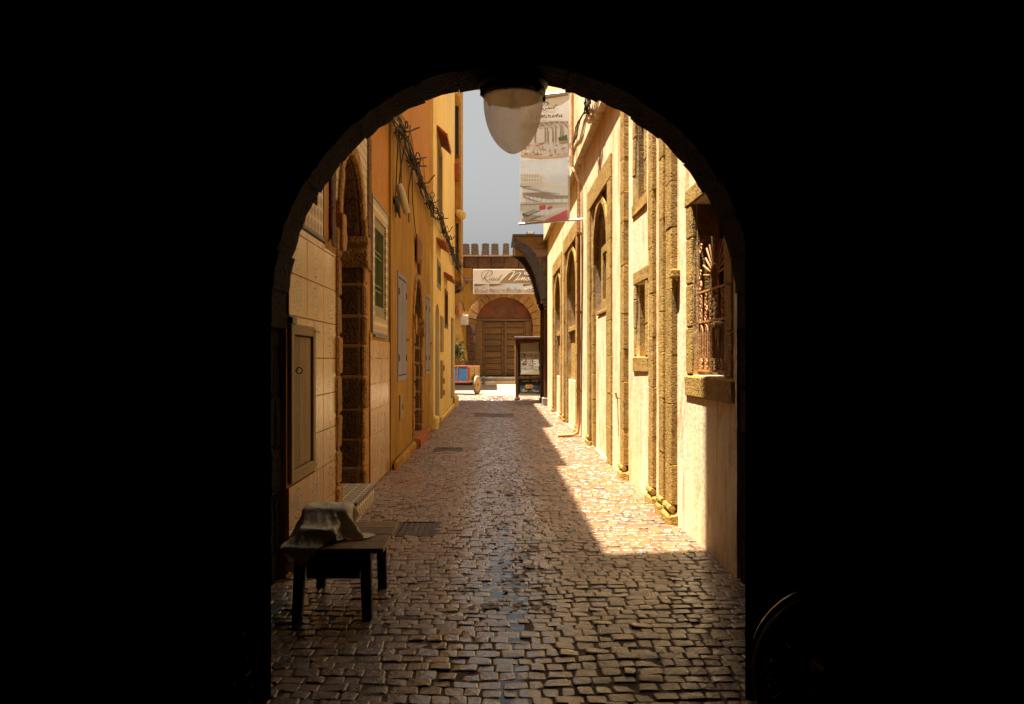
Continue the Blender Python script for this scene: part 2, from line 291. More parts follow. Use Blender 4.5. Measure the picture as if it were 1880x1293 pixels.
# ------------------------------------------------------------------ mesh helpers
WP = {}                                    # world position of every parent's origin
def tag(o, label=None, cat=None, group=None, kind=None):
    for k, v in (('label', label), ('category', cat), ('group', group), ('kind', kind)):
        if v: o[k] = v
    return o
def thing(name, label, cat, loc, group=None, local=False, rz=0):
    o = bpy.data.objects.new(name, None); COL.objects.link(o); o.location = loc; o.rotation_euler = (0, 0, rz)
    o.empty_display_size = .1
    WP[o] = Vector((0, 0, 0)) if local else Vector(loc)
    return tag(o, label, cat, group)
def link(name, me, c, parent):
    o = bpy.data.objects.new(name, me); COL.objects.link(o); o.location = c
    if parent is not None:
        o.parent = parent; o.matrix_parent_inverse = Matrix.Translation(-WP[parent])
    WP[o] = Vector(c); return o
class MB:
    def __init__(s): s.v = []; s.f = []; s.c = []
    def face(s, pts, col=None):
        n = len(s.v); s.v += [tuple(p) for p in pts]; s.f.append(tuple(range(n, n + len(pts)))); s.c.append(col)
    def mesh(s, vs, fs, col=None):
        n = len(s.v); s.v += [tuple(p) for p in vs]
        for f in fs: s.f.append(tuple(i + n for i in f)); s.c.append(col)
        return s
    def box(s, lo, hi, j=0, col=None):
        (a, b, c), (d, e, f) = lo, hi
        vs = [(a,b,c),(d,b,c),(d,e,c),(a,e,c),(a,b,f),(d,b,f),(d,e,f),(a,e,f)]
        if j: vs = [tuple(q + random.uniform(-j, j) for q in p) for p in vs]
        return s.mesh(vs, [(0,3,2,1),(4,5,6,7),(0,1,5,4),(1,2,6,5),(2,3,7,6),(3,0,4,7)], col)
    def tube(s, pts, r, n=6, col=None, cap=True):
        pts = [Vector(p) for p in pts]; rings = []; up = None
        for i, p in enumerate(pts):
            d = (pts[min(i + 1, len(pts) - 1)] - pts[max(i - 1, 0)]).normalized()
            if up is None:
                up = d.orthogonal().normalized()
            else:
                up = (up - d * up.dot(d)); up = up.normalized() if up.length > 1e-6 else d.orthogonal().normalized()
            q = d.cross(up); rr = r[i] if isinstance(r, (list, tuple)) else r
            rings.append([p + (up * math.cos(2 * math.pi * k / n) + q * math.sin(2 * math.pi * k / n)) * rr for k in range(n)])
        vs = [x for R_ in rings for x in R_]; fs = []
        for i in range(len(rings) - 1):
            for k in range(n):
                fs.append((i*n + k, i*n + (k+1) % n, (i+1)*n + (k+1) % n, (i+1)*n + k))
        if cap: fs += [tuple(range(n))[::-1], tuple((len(rings)-1)*n + k for k in range(n))]
        return s.mesh(vs, fs, col)
    def lathe(s, prof, c, n=32, axis='Z'):
        vs = []; fs = []
        for r, h in prof:
            for k in range(n):
                a = 2 * math.pi * k / n; x, y = r * math.cos(a), r * math.sin(a)
                p = (x, y, h) if axis == 'Z' else ((h, x, y) if axis == 'X' else (x, h, y))
                vs.append((c[0] + p[0], c[1] + p[1], c[2] + p[2]))
        for i in range(len(prof) - 1):
            for k in range(n): fs.append((i*n + k, i*n + (k+1) % n, (i+1)*n + (k+1) % n, (i+1)*n + k))
        return s.mesh(vs, fs)
    def plate(s, outer, holes, w0, w1, mp, col=None, sides=True):
        polys = [[Vector((a, b, 0)) for a, b in outer]] + [[Vector((a, b, 0)) for a, b in h] for h in holes]
        flat = [p for q in polys for p in q]
        tris = tessellate_polygon(polys); N = len(flat)
        vs = [mp(p.x, p.y, w1) for p in flat] + [mp(p.x, p.y, w0) for p in flat]; fs = []
        for t in tris:
            fs.append(tuple(t))
            if sides: fs.append(tuple(i + N for i in reversed(t)))
        if sides:
            off = 0
            for q in polys:
                L = len(q)
                for k in range(L):
                    a, b = off + k, off + (k + 1) % L
                    fs.append((a, b, b + N, a + N))
                off += L
        return s.mesh(vs, fs, col)
    def build(s, name, mat, parent=None, bevel=0, smooth=False, recalc=True, center=None, kind=None, seg=1):
        a = np.array(s.v); c = Vector(((a.min(0) + a.max(0)) / 2).tolist()) if center is None else Vector(center)
        me = bpy.data.meshes.new(name); me.from_pydata([tuple(Vector(p) - c) for p in s.v], [], s.f)
        if any(x is not None for x in s.c):
            at = me.color_attributes.new('Col', 'FLOAT_COLOR', 'CORNER'); k = 0; data = []
            for f, x in zip(s.f, s.c):
                x = x or (.5, .5, .5)
                data += [x[0], x[1], x[2], 1.0] * len(f)
            at.data.foreach_set('color', data)
        if recalc or bevel:
            bm = bmesh.new(); bm.from_mesh(me)
            bmesh.ops.remove_doubles(bm, verts=bm.verts, dist=1e-5)
            if recalc: bmesh.ops.recalc_face_normals(bm, faces=bm.faces)
            if bevel:
                es = [e for e in bm.edges if len(e.link_faces) == 2 and e.calc_face_angle(0) > .5]
                bmesh.ops.bevel(bm, geom=es, offset=bevel, segments=seg, affect='EDGES', clamp_overlap=True)
            bm.to_mesh(me); bm.free()
        if smooth: me.polygons.foreach_set('use_smooth', [True] * len(me.polygons))
        me.materials.append(M[mat] if isinstance(mat, str) else mat)
        o = link(name, me, c, parent)
        if kind: o['kind'] = kind
        return o
def box(name, lo, hi, mat, parent, j=0, bevel=0): return MB().box(lo, hi, j).build(name, mat, parent, bevel)
def stone(name, lo, hi, mat, parent, j=.008, bevel=.012): return MB().box(lo, hi, j).build(name, mat, parent, bevel)
def LW(X): return lambda u, v, w: (X + w, u, v)
def RW(X): return lambda u, v, w: (X - w, u, v)
def FW(Y): return lambda u, v, w: (u, Y - w, v)
def rect(a, b, c, d): return [(a, c), (b, c), (b, d), (a, d)]
def bx(mp, u0, u1, v0, v1, w0, w1):
    p, q = mp(u0, v0, w0), mp(u1, v1, w1)
    return tuple(min(a, b) for a, b in zip(p, q)), tuple(max(a, b) for a, b in zip(p, q))
def pointed(u0, u1, spring, apex, n=8, base_=None):
    """outline of a pointed arch opening, counter-clockwise from the bottom left"""
    b = 0 if base_ is None else base_
    um = (u0 + u1) / 2; pts = [(u0, b), (u1, b)]
    def arc(t): return (u1 + (um - u1) * (1 - math.cos(t * math.pi / 2)) , spring + (apex - spring) * math.sin(t * math.pi / 2) ** .9)
    right = [arc(k / n) for k in range(n + 1)]
    left = [(2 * um - a, z) for a, z in reversed(right[:-1])]
    return pts + right + left
def offset_pts(pts, cx, cz, d):
    return [(u + d * (u - cx) / max(.01, math.hypot(u - cx, z - cz)), z + d * (z - cz) / max(.01, math.hypot(u - cx, z - cz))) for u, z in pts]

# ================================================================== THE GROUND
PROF_C = .07
def ground_z(x, y):
    return -.020 * math.exp(-((x - PROF_C) / .32) ** 2) + .0025 * math.sin(1.9 * y + .6) * math.exp(-((x - PROF_C) / .5) ** 2) \
        + (.006 * math.sin(2.3 * x + 1.3 * y) + .004 * math.sin(5.1 * x - 2.2 * y)) * (1 - math.exp(-((x - PROF_C) / .38) ** 2))
g = MB(); S = 400
g.face([(-S, -S, -.12), (S, -S, -.12), (S, S, -.12), (-S, S, -.12)])
tag(g.build('ground', 'earth', recalc=False), kind='structure')
bedm = MB(); nx, ny = 46, 200; X0, X1, Y0, Y1 = -3.3, 3.5, -2.0, 31.0
vs = [(X0 + (X1 - X0) * i / nx, Y0 + (Y1 - Y0) * j / ny) for j in range(ny + 1) for i in range(nx + 1)]
bedm.mesh([(x, y, ground_z(x, y) - .0052) for x, y in vs],
          [(j*(nx+1)+i, j*(nx+1)+i+1, (j+1)*(nx+1)+i+1, (j+1)*(nx+1)+i) for j in range(ny) for i in range(nx)])
street = tag(bedm.build('street', 'bed', smooth=True, recalc=False), kind='structure')
pl = MB(); pl.face([(-14, 31.0, -.015), (14, 31.0, -.015), (14, 60, -.015), (-14, 60, -.015)])
tag(pl.build('square_pavement', surf('square_paving', (.34, .25, .16), (.27, .19, .12), (.2, .13, .08), scale=1.5, bump=.5, bscale=14), recalc=False), kind='structure')

def cobble_geo(cs, cx, cy):
    """cs: four corner (x, y), returns verts and faces of one worn stone relative to its centre"""
    z0 = ground_z(cx, cy); dz = random.gauss(0, .0022) + (random.random() < .10) * -.002
    tx, ty = random.gauss(0, .028), random.gauss(0, .036)
    top = []; mid = []; bot = []
    n = 4
    out = []
    for k in range(4):                      # eight point outline with rounded, chipped corners
        a, b = cs[k], cs[(k + 1) % 4]
        for t in (.10 + random.uniform(-.05, .06), .90 + random.uniform(-.06, .05)):
            out.append((a[0] + (b[0] - a[0]) * t + random.uniform(-.003, .003), a[1] + (b[1] - a[1]) * t + random.uniform(-.003, .003)))
    for x, y in out:
        dx, dy = x - cx, y - cy
        zt = z0 + dz + tx * dx + ty * dy
        bot.append((dx, dy, z0 - .03)); mid.append((dx * .99, dy * .99, zt - .0034)); top.append((dx * .86, dy * .86, zt + random.uniform(-.0012, .0016)))
    v = bot + mid + top + [(0, 0, z0 + dz + random.uniform(.0005, .003))]; f = []
    for k in range(8):
        l = (k + 1) % 8
        f += [(k, l, 8 + l, 8 + k), (8 + k, 8 + l, 16 + l, 16 + k), (16 + k, 16 + l, 24)]
    return v, f
drains = [(-.80, -.49, 6.40, 6.96), (-.92, -.50, 12.2, 12.75), (-.52, .47, 19.7, 20.9)]
stones = []; y = 2.3; row = 0
while y < 30.6:
    d = random.uniform(.070, .098)
    if y < 5.2: xa, xb = -2.3, 2.4
    elif y < 26: xa, xb = -1.44, 1.62
    else: xa, xb = -3.0, 3.2
    x = xa + random.uniform(-.1, 0); wob = lambda xx: .014 * math.sin(xx * 2.3 + row * .4) + .008 * math.sin(xx * 6.1 + row * 1.7)
    while x < xb:
        wd = random.uniform(.072, .128) if random.random() < .85 else random.uniform(.05, .072)
        gp = random.uniform(.0012, .004)
        c = [(x + gp, y + gp + wob(x)), (x + wd - gp, y + gp + wob(x + wd)), (x + wd - gp, y + d - gp * .6 + wob(x + wd)), (x + gp, y + d - gp * .6 + wob(x))]
        c = [(a + random.uniform(-.006, .006), b + random.uniform(-.005, .005)) for a, b in c]
        cx = sum(p[0] for p in c) / 4; cy = sum(p[1] for p in c) / 4
        if not any(a - .02 < cx < b + .02 and e - .02 < cy < h + .02 for a, b, e, h in drains):
            stones.append((c, cx, cy))
        x += wd
    y += d; row += 1
def inview(cx, cy): return cy > 3.25 and -.62 * cy < cx < .66 * cy
vis = sorted([s for s in stones if inview(s[1], s[2]) and abs(s[1]) < 1.35], key=lambda s: s[2])[:300]
near = set(id(s) for s in vis)
big = MB(); rnds = []
for s in stones:
    v, f = cobble_geo(*s)
    if id(s) in near:
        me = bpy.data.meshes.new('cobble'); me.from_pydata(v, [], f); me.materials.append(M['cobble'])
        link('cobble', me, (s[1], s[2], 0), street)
    else:
        big.mesh([(a + s[1], b + s[2], c) for a, b, c in v], f); rnds += [random.random()] * len(v)
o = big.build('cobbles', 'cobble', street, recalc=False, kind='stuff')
at = o.data.attributes.new('rnd', 'FLOAT', 'POINT'); at.data.foreach_set('value', rnds)
wm = MB(); wn = 60
wy = [2.6 + (9.5 - 2.6) * k / wn for k in range(wn + 1)]
wm.mesh([(PROF_C + sx * (.20 + .07 * math.sin(q * 3.1 + sx) + .08 * math.sin(q * 7.7)), q, -.0220) for q in wy for sx in (-1, 1)],
        [(2*k, 2*k+1, 2*k+3, 2*k+2) for k in range(wn)])
tag(wm.build('puddle_water', 'water', recalc=False), kind='structure')

# ================================================================== GATE PASSAGE (round the camera)
GY0, GY1 = 4.82, 5.2; ACX, ACZ, AR = .107, 1.712, 1.421
gate = thing('gate_building', 'tall dark stone gate house with a round horseshoe arch framing the alley', 'gate', (0, 5.2, 0))
JL, JR = -1.37, 1.555
def arch_line(r, jl, jr, n=40):
    pts = [(jl, -.1)]; a0 = rad(-4)
    pts2 = [(ACX + r * math.cos(rad(180) - a0 - (rad(180) - 2 * a0) * k / n), ACZ + r * math.sin(rad(180) - a0 - (rad(180) - 2 * a0) * k / n)) for k in range(n + 1)]
    return [(jl, -.1), (jl, pts2[0][1])] + pts2 + [(jr, pts2[-1][1]), (jr, -.1)]
m = MB(); hole = arch_line(AR + .30, JL - .26, JR + .24)
m.plate([(-3.4, -.1)] + hole + [(3.6, -.1), (3.6, 3.9), (-3.4, 3.9)], [], -(GY1 - .02), -(GY0 + .02), lambda u, v, w: (u, -w, v))
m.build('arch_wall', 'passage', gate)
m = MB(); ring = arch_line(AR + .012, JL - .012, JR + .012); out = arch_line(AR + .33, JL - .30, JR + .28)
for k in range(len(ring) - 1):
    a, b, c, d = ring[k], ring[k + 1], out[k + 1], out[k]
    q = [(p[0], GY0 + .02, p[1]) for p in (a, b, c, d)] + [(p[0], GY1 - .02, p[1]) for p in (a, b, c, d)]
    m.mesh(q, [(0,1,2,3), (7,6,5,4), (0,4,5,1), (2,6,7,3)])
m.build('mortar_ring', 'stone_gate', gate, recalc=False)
nv = 21; a0, a1 = rad(-5), rad(185)
for k in range(nv):
    t0 = a0 + (a1 - a0) * k / nv + .0015; t1 = a0 + (a1 - a0) * (k + 1) / nv - .0015
    rin = AR + random.uniform(-.006, .012); m = MB(); sub = 4
    for layer in range(1):
        ya, yb = GY0, GY1
        rr = rin + random.uniform(-.006, .01); pr = []
        for i in range(sub + 1):
            t = t0 + (t1 - t0) * i / sub; e = random.uniform(-.007, .007)
            pr.append(((rr + e) * math.cos(t), (rr + e) * math.sin(t), (AR + .34) * math.cos(t), (AR + .34) * math.sin(t)))
        vs = []; fs = []
        for yy in (ya + random.uniform(0, .012), yb - random.uniform(0, .012)):
            vs += [(ACX + p[0], yy, ACZ + p[1]) for p in pr] + [(ACX + p[2], yy, ACZ + p[3]) for p in pr]
        n_ = sub + 1
        for i in range(sub):
            fs += [(i, i+1, n_+i+1, n_+i), (2*n_+i+1, 2*n_+i, 3*n_+i, 3*n_+i+1), (i+1, i, 2*n_+i, 2*n_+i+1), (n_+i, n_+i+1, 3*n_+i+1, 3*n_+i)]
        fs += [(0, n_, 3*n_, 2*n_), (sub, 2*n_+sub, 3*n_+sub, n_+sub)]
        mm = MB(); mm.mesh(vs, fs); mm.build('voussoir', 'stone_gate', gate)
z = -.1
for side in (-1, 1):
    z = -.1
    while z < 1.585:
        h = min(random.uniform(.27, .36), 1.59 - z)
        if 1.59 - z - h < .1: h = 1.59 - z
        e = random.uniform(-.008, .01)
        for (ya, yb) in ((GY0, GY0 + .19 + random.uniform(-.06, .06)), ):
            a_, b_ = (JL - .29, JL + e) if side < 0 else (JR + e, JR + .27)
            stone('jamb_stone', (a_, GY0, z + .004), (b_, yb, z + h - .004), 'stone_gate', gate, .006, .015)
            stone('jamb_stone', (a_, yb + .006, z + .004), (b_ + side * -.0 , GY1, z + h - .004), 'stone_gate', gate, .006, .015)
        z += h
for (hx, hy, ex_, ey_) in ((-1.44, 4.80, -.905, 3.30), (1.62, 4.80, 1.01, 3.30)):  # guessed half-open leaves, added to hide and darken the floor's sides
    d_ = Vector((ex_ - hx, ey_ - hy, 0)); L_ = d_.length; d_.normalize(); n_ = Vector((-d_.y, d_.x, 0)) * (.06 if hx > 0 else -.06)
    lf = None
    for k in range(6):
        a_ = Vector((hx, hy, 0)) + d_ * (L_ * k / 6 + .003); b_ = Vector((hx, hy, 0)) + d_ * (L_ * (k + 1) / 6 - .003)
        q_ = [a_, b_, b_ + n_, a_ + n_]; top_ = 2.35 + .02 * k
        o_ = MB().mesh([(p.x, p.y, .02) for p in q_] + [(p.x, p.y, top_) for p in q_], [(0,1,2,3), (7,6,5,4), (0,4,5,1), (1,5,6,2), (2,6,7,3), (3,7,4,0)]).build('added_gate_leaf' if lf is None else 'added_leaf_plank', 'shade_wood', gate if lf is None else lf)
        lf = lf or o_
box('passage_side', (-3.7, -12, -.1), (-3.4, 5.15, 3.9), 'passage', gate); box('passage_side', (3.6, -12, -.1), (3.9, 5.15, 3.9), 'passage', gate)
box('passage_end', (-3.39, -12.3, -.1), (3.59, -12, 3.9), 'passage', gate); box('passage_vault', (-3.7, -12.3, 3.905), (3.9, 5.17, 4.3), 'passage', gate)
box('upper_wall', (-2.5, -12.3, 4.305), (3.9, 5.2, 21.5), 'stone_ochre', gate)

# ================================================================== LEFT: TILE FRONTED HOUSE
XL1, XL2, XL3 = -1.33, -1.30, -1.22
h1 = thing('tiled_house', 'house front clad in patterned ceramic tiles with a pointed stone doorway', 'house', (XL1, 7.7, 0))
mp = LW(XL1)
D0, D1, DSP, DAP = 6.93, 8.18, 2.50, 3.26         # doorway opening
WN = (5.36, 6.02, 2.52, 3.35); WG = (8.90, 9.80, 1.86, 2.96); SHUT = (5.30, 5.86, .66, 1.56)
m = MB()
m.plate(rect(5.2, 10.2, -.1, 8.5), [[(u, max(z, .02)) for u, z in pointed(D0 - .02, D1 + .02, DSP, DAP + .02, base_=.02)],
        rect(*WN), rect(*WG), rect(*SHUT)], -.5, 0, mp)
m.build('wall', 'orange', h1)
box('backing_wall', (-6.0, 5.2, -.1), (XL1 - .95, 10.2, 8.5), 'room_dark', h1)
box('roof', (-6.0, 5.2, 8.505), (XL1 + .03, 10.2, 8.6), 'roof', h1)
# tiles ------------------------------------------------
tw, th = .54, .276
tl = MB().box((0, -tw/2 + .0025, -th/2 + .0025), (.014, tw/2 - .0025, th/2 - .0025))
tl0 = tl.build('tile', 'tile', h1, bevel=.002, center=(0, 0, 0)); tile_me = tl0.data
first = [tl0]
def put_tile(y0, y1, z0, z1):
    if y1 - y0 < .04 or z1 - z0 < .04: return
    if abs(y1 - y0 - tw) < 1e-4 and abs(z1 - z0 - th) < 1e-4:
        if first: o = first.pop()
        else:
            o = bpy.data.objects.new('tile', tile_me); COL.objects.link(o); o.parent = h1; o.matrix_parent_inverse = Matrix.Translation(-WP[h1])
        o.location = (XL1 + .002 + random.uniform(0, .003), (y0 + y1) / 2, (z0 + z1) / 2)
        o.rotation_euler = (0, random.gauss(0, .004), random.gauss(0, .006))
    else:
        c = (0, 0, 0); yc = y0 if y1 - y0 < tw - 1e-4 else (y0 + y1) / 2
        mm = MB().box((0, y0 + .0025, z0 + .0025), (.014, y1 - .0025, z1 - .0025))
        mm.build('tile', 'tile', h1, bevel=.002, center=(-XL1 - .003 + XL1 + .003, (math.floor((y0 - 5.17) / tw) + .5) * tw + 5.17, (z0 + z1) / 2)).location.x = XL1 + .003
def tile_zone(ya, yb, za, zb, gy, gz, skip):
    k = math.floor((ya - gy) / tw)
    while gy + k * tw < yb:
        u0, u1 = max(ya, gy + k * tw), min(yb, gy + (k + 1) * tw); j = math.floor((za - gz) / th)
        while gz + j * th < zb:
            v0, v1 = max(za, gz + j * th), min(zb, gz + (j + 1) * th)
            cells = [(u0, u1, v0, v1)]
            for (a, b, c, d) in skip:
                nc = []
                for (p, q, r, s) in cells:
                    if q <= a or p >= b or s <= c or r >= d: nc.append((p, q, r, s)); continue
                    if p < a: nc.append((p, a, r, s))
                    if q > b: nc.append((b, q, r, s))
                    if r < c: nc.append((max(p, a), min(q, b), r, c))
                    if s > d: nc.append((max(p, a), min(q, b), d, s))
                cells = nc
            for c in cells: put_tile(*c)
            j += 1
        k += 1
SF = (SHUT[0] - .07, SHUT[1] + .07, SHUT[2] - .07, SHUT[3] + .06)
tile_zone(5.205, 6.73, 0, 2.28, 5.17, .02, [SF])
tile_zone(8.62, 10.19, 0, 1.60, 8.62, .02, [])
# near wooden hatch ------------------------------------
fr = MB(); fr.plate(rect(*SF), [rect(SHUT[0] + .005, SHUT[1] - .005, SHUT[2] + .005, SHUT[3] - .005)], -.12, .03, mp)
fo = fr.build('hatch_frame', 'wood_grey', h1, .004)
for k in range(3):
    u0 = SHUT[0] + .03 + k * (SHUT[1] - SHUT[0] - .05) / 3; u1 = SHUT[0] + .03 + (k + 1) * (SHUT[1] - SHUT[0] - .05) / 3 - .003
    pk = MB().box(*bx(mp, u0, u1, SHUT[2] + .012, SHUT[3] - .015, -.02, .012)).build('hatch_plank', 'wood_grey', fo, .003)
pts = [(XL1 + .045 + .02 * math.cos(a), SHUT[0] + .06, 1.32 + .02 * math.sin(a)) for a in [k * math.pi / 6 for k in range(13)]]
MB().tube(pts, .004, 5).tube([(XL1 + .0, SHUT[0] + .0, 1.32), (XL1 + .035, SHUT[0] + .06, 1.32)], .006).build('hatch_ring', 'blackiron', fo)
MB().box(*bx(mp, SHUT[0] - .09, SHUT[0] + .03, SHUT[3] - .02 + .085, SHUT[3] + .105, .014, .04)).build('hatch_hinge', 'blackiron', fo)
MB().box(*bx(mp, SHUT[1] + .02, SHUT[1] + .17, SHUT[3] + .03, SHUT[3] + .038, .032, .04)).build('hatch_hinge', 'blackiron', fo)
box('hatch_back', *bx(mp, SHUT[0] - .03, SHUT[1] + .03, SHUT[2] - .03, SHUT[3] + .03, -.45, -.40), 'room_dark', h1)
# upper near window -------------------------------------
def tile_frame(parent, r, bw, mat, w=.022, name='tile_border', gap=0):
    u0, u1, v0, v1 = r
    m = MB(); m.plate(rect(u0 - bw, u1 + bw, v0 - bw, v1 + bw), [rect(u0 + gap, u1 - gap, v0 + gap, v1 - gap)], -.02, w, mp)
    o = m.build(name, mat, parent, .003)
    for (a, b, c, d) in ((u0 - bw - .03, u1 + bw + .03, v0 - bw - .03, v0 - bw - .002), (u0 - bw - .03, u1 + bw + .03, v1 + bw + .002, v1 + bw + .03),
                         (u0 - bw - .03, u0 - bw - .002, v0 - bw, v1 + bw), (u1 + bw + .002, u1 + bw + .03, v0 - bw, v1 + bw)):
        box('edging_strip', *bx(mp, a, b, c, d, -.02, w + .006), 'greyblue', o)
    return o
tile_frame(h1, WN, .20, 'zel_border')
wf = MB(); wf.plate(rect(*WN), [rect(WN[0] + .05, WN[1] - .05, WN[2] + .05, WN[3] - .05)], -.16, -.06, mp)
wn = wf.build('window', 'greygreen', h1, .004)
box('window_bar', *bx(mp, (WN[0] + WN[1]) / 2 - .02, (WN[0] + WN[1]) / 2 + .02, WN[2] + .05, WN[3] - .05, -.14, -.07), 'greygreen', wn)
for a in (0, 1):
    u0 = WN[0] + .05 if a == 0 else (WN[0] + WN[1]) / 2 + .02; u1 = (WN[0] + WN[1]) / 2 - .02 if a == 0 else WN[1] - .05
    box('pane', *bx(mp, u0, u1, WN[2] + .05, WN[3] - .05, -.12, -.11), 'glass', wn)
box('window_back', *bx(mp, WN[0] - .1, WN[1] + .1, WN[2] - .1, WN[3] + .1, -.56, -.51), 'room_dark', h1)
# green grille window -----------------------------------
tile_frame(h1, (WG[0], WG[1], WG[2], WG[3]), .17, 'zel_border')
tp = box('sill_tile', *bx(mp, WG[0] - .0, WG[1] + .14, 1.635, 1.655 + .0, -.01, .03), 'greyblue', h1)
gf = MB(); gf.plate(rect(*WG), [rect(WG[0] + .09, WG[1] - .09, WG[2] + .13, WG[3] - .11)], -.12, .004, mp)
gw = gf.build('grille_window', 'greygreen', h1, .004)
for k in range(7):
    u = WG[0] + .12 + k * (WG[1] - WG[0] - .24) / 6
    MB().tube([mp(u, WG[2] + .12, -.03), mp(u, WG[3] - .10, -.03)], .0055, 6).build('grille_bar', 'green', gw)
for zz in (WG[2] + .30, WG[2] + .36, WG[2] + .68, WG[2] + .74):
    MB().box(*bx(mp, WG[0] + .085, WG[1] - .085, zz, zz + .014, -.036, -.016)).build('grille_rail', 'green', gw)
box('pane', *bx(mp, WG[0] + .08, WG[1] - .08, WG[2] + .12, WG[3] - .10, -.14, -.13), 'glass', gw)
box('window_back', *bx(mp, WG[0] - .1, WG[1] + .1, WG[2] - .1, WG[3] + .1, -.56, -.51), 'room_dark', h1)
# stone doorway ------------------------------------------
def stone_doorway(parent, mp, D0, D1, sp, ap, depth, surr, matf, mate, proud=.035, course=.33, zb=0.0):
    for side in (0, 1):
        z = zb
        while z < sp - .02:
            h = course * random.uniform(.85, 1.15); h = min(h, sp - z)
            if sp - z - h < .12: h = sp - z
            sw = surr * random.uniform(.85, 1.1); e = random.uniform(-.006, .012)
            u0, u1 = (D0 - sw, D0 + e) if side == 0 else (D1 - e, D1 + sw)
            stone('jamb_stone', *bx(mp, u0, u1, z + .007, z + h - .007, -.02, proud + random.uniform(-.006, .006)), mate, parent, .006, .018)
            uu0, uu1 = (D0 - .05, D0 + e - .004) if side == 0 else (D1 - e + .004, D1 + .05)
            stone('reveal_stone', *bx(mp, uu0, uu1, z + .009, z + h - .009, -depth, -.03), matf, parent, .006, .02)
            uo0, uo1 = (D0 - .045, D0 - .008) if side == 0 else (D1 + .008, D1 + .045)
            z += h
        uo = (D0 - .06, D0 - .016) if side == 0 else (D1 + .016, D1 + .06)
        box('jamb_mortar', *bx(mp, uo[0], uo[1], zb, sp, -depth + .01, proud - .022), 'mortar', parent)
    um = (D0 + D1) / 2; full = pointed(D0, D1, sp, ap, 10)[2:]
    nb = 5; n = len(full) - 1
    for k in range(2 * nb):
        i0, i1 = int(n * k / (2 * nb)), int(n * (k + 1) / (2 * nb)); seg = full[i0:i1 + 1]
        if len(seg) < 2: continue
        outs = offset_pts(seg, um, sp - .25, surr * .62)
        m = MB(); m.plate(seg + outs[::-1], [], -.02, proud + random.uniform(-.008, .008), mp); m.build('voussoir', mate, parent, .012)
        outs2 = offset_pts(seg, um, sp - .25, .05)
        m = MB(); m.plate([(a, b) for a, b in seg] + outs2[::-1], [], -depth, -.03, mp); m.build('vault_stone', matf, parent, .01)
    # bulging imposts at the spring line
    for u, s in ((D0, 1), (D1, -1)):
        m = MB(); prof = [(u - s * .12, sp - .20), (u + s * .03, sp - .19), (u + s * .075, sp - .12), (u + s * .085, sp - .05), (u + s * .04, sp + .0), (u + s * .06, sp + .06), (u + s * .02, sp + .12), (u - s * .12, sp + .12)]
        m.plate(prof, [], -depth * .5, proud + .03, mp); m.build('impost', mate, parent, .01)
stone_doorway(h1, mp, D0, D1, DSP, DAP, .62, .20, 'stone_brown', 'stone_edge')
# spandrel panel of zigzag tile and the stone strip framing it
sp_out = [(D0 - .17, DSP + .05), ] 
arc = offset_pts(pointed(D0, D1, DSP, DAP, 10)[2:], (D0 + D1) / 2, DSP - .25, .135)
arc = [p for p in arc if p[1] > DSP + .06]
m = MB(); m.plate([(D1 + .24, arc[0][1])] + arc + [(D0 - .24, arc[-1][1]), (D0 - .24, 3.72), (D1 + .24, 3.72)], [], -.01, .012, mp); m.build('spandrel_tile', 'zel_zig', h1)
for (u0, u1) in ((D0 - .40, D0 - .245), (D1 + .245, D1 + .42)):
    z = 2.30
    while z < 4.2:
        h = random.uniform(.3, .4); stone('strip_stone', *bx(mp, u0, u1, z + .004, z + h - .004, -.01, .03), 'stone_brown', h1, .005, .01); z += h
for k in range(4): stone('strip_stone', *bx(mp, D0 - .24 + k * .432, D0 - .24 + (k + 1) * .432 - .006, 3.725, 3.9, -.01, .03), 'stone_brown', h1, .005, .01)
pk = MB(); pk.plate(pointed(D0 + .004, D1 - .004, DSP, DAP - .01, base_=.36), [], -.60, -.55, mp); dr = pk.build('door', 'wood_dark', h1)
for k in range(5):
    u0 = D0 + .06 + k * .226; box('door_plank', *bx(mp, u0, u0 + .215, .38, 2.4, -.549, -.53), 'wood_dark', dr, 0, .004)
box('door_back', *bx(mp, D0 - .2, D1 + .2, 0, 3.6, -.8, -.72), 'room_dark', h1)
# tiled steps
def step(name, u0, u1, z0, z1, w0, w1):
    o = box(name, *bx(mp, u0, u1, z0, z1 - .012, w0, w1), 'zel_step', h1)
    box('tread', *bx(mp, u0, u1, z1 - .01, z1, w0, w1 + .008), 'zel_step_top', o)
    box('nosing', *bx(mp, u0, u1, z1 - .028, z1 - .012, w1 + .002, w1 + .012), 'navy', o)
step('step', D0 - .02, D1 + .02 - .24, -.02, .18, -.20, .15); step('step', D0 + .016, D1 - .02, .182, .36, -.55, -.205)
# plaster patches over the tile top edge
for (y0, y1, zc) in ((6.30, 6.74, 2.28), (8.6, 8.75, 1.62)):
    mm = MB(); pts = [(y0 + (y1 - y0) * k / 8, zc + random.uniform(.02, .09)) for k in range(9)]
    mm.plate([(y0, zc - .03), (y1, zc - .03)] + pts[::-1], [], -.01, .02, mp); mm.build('plaster_patch', 'ochre', h1, .006)

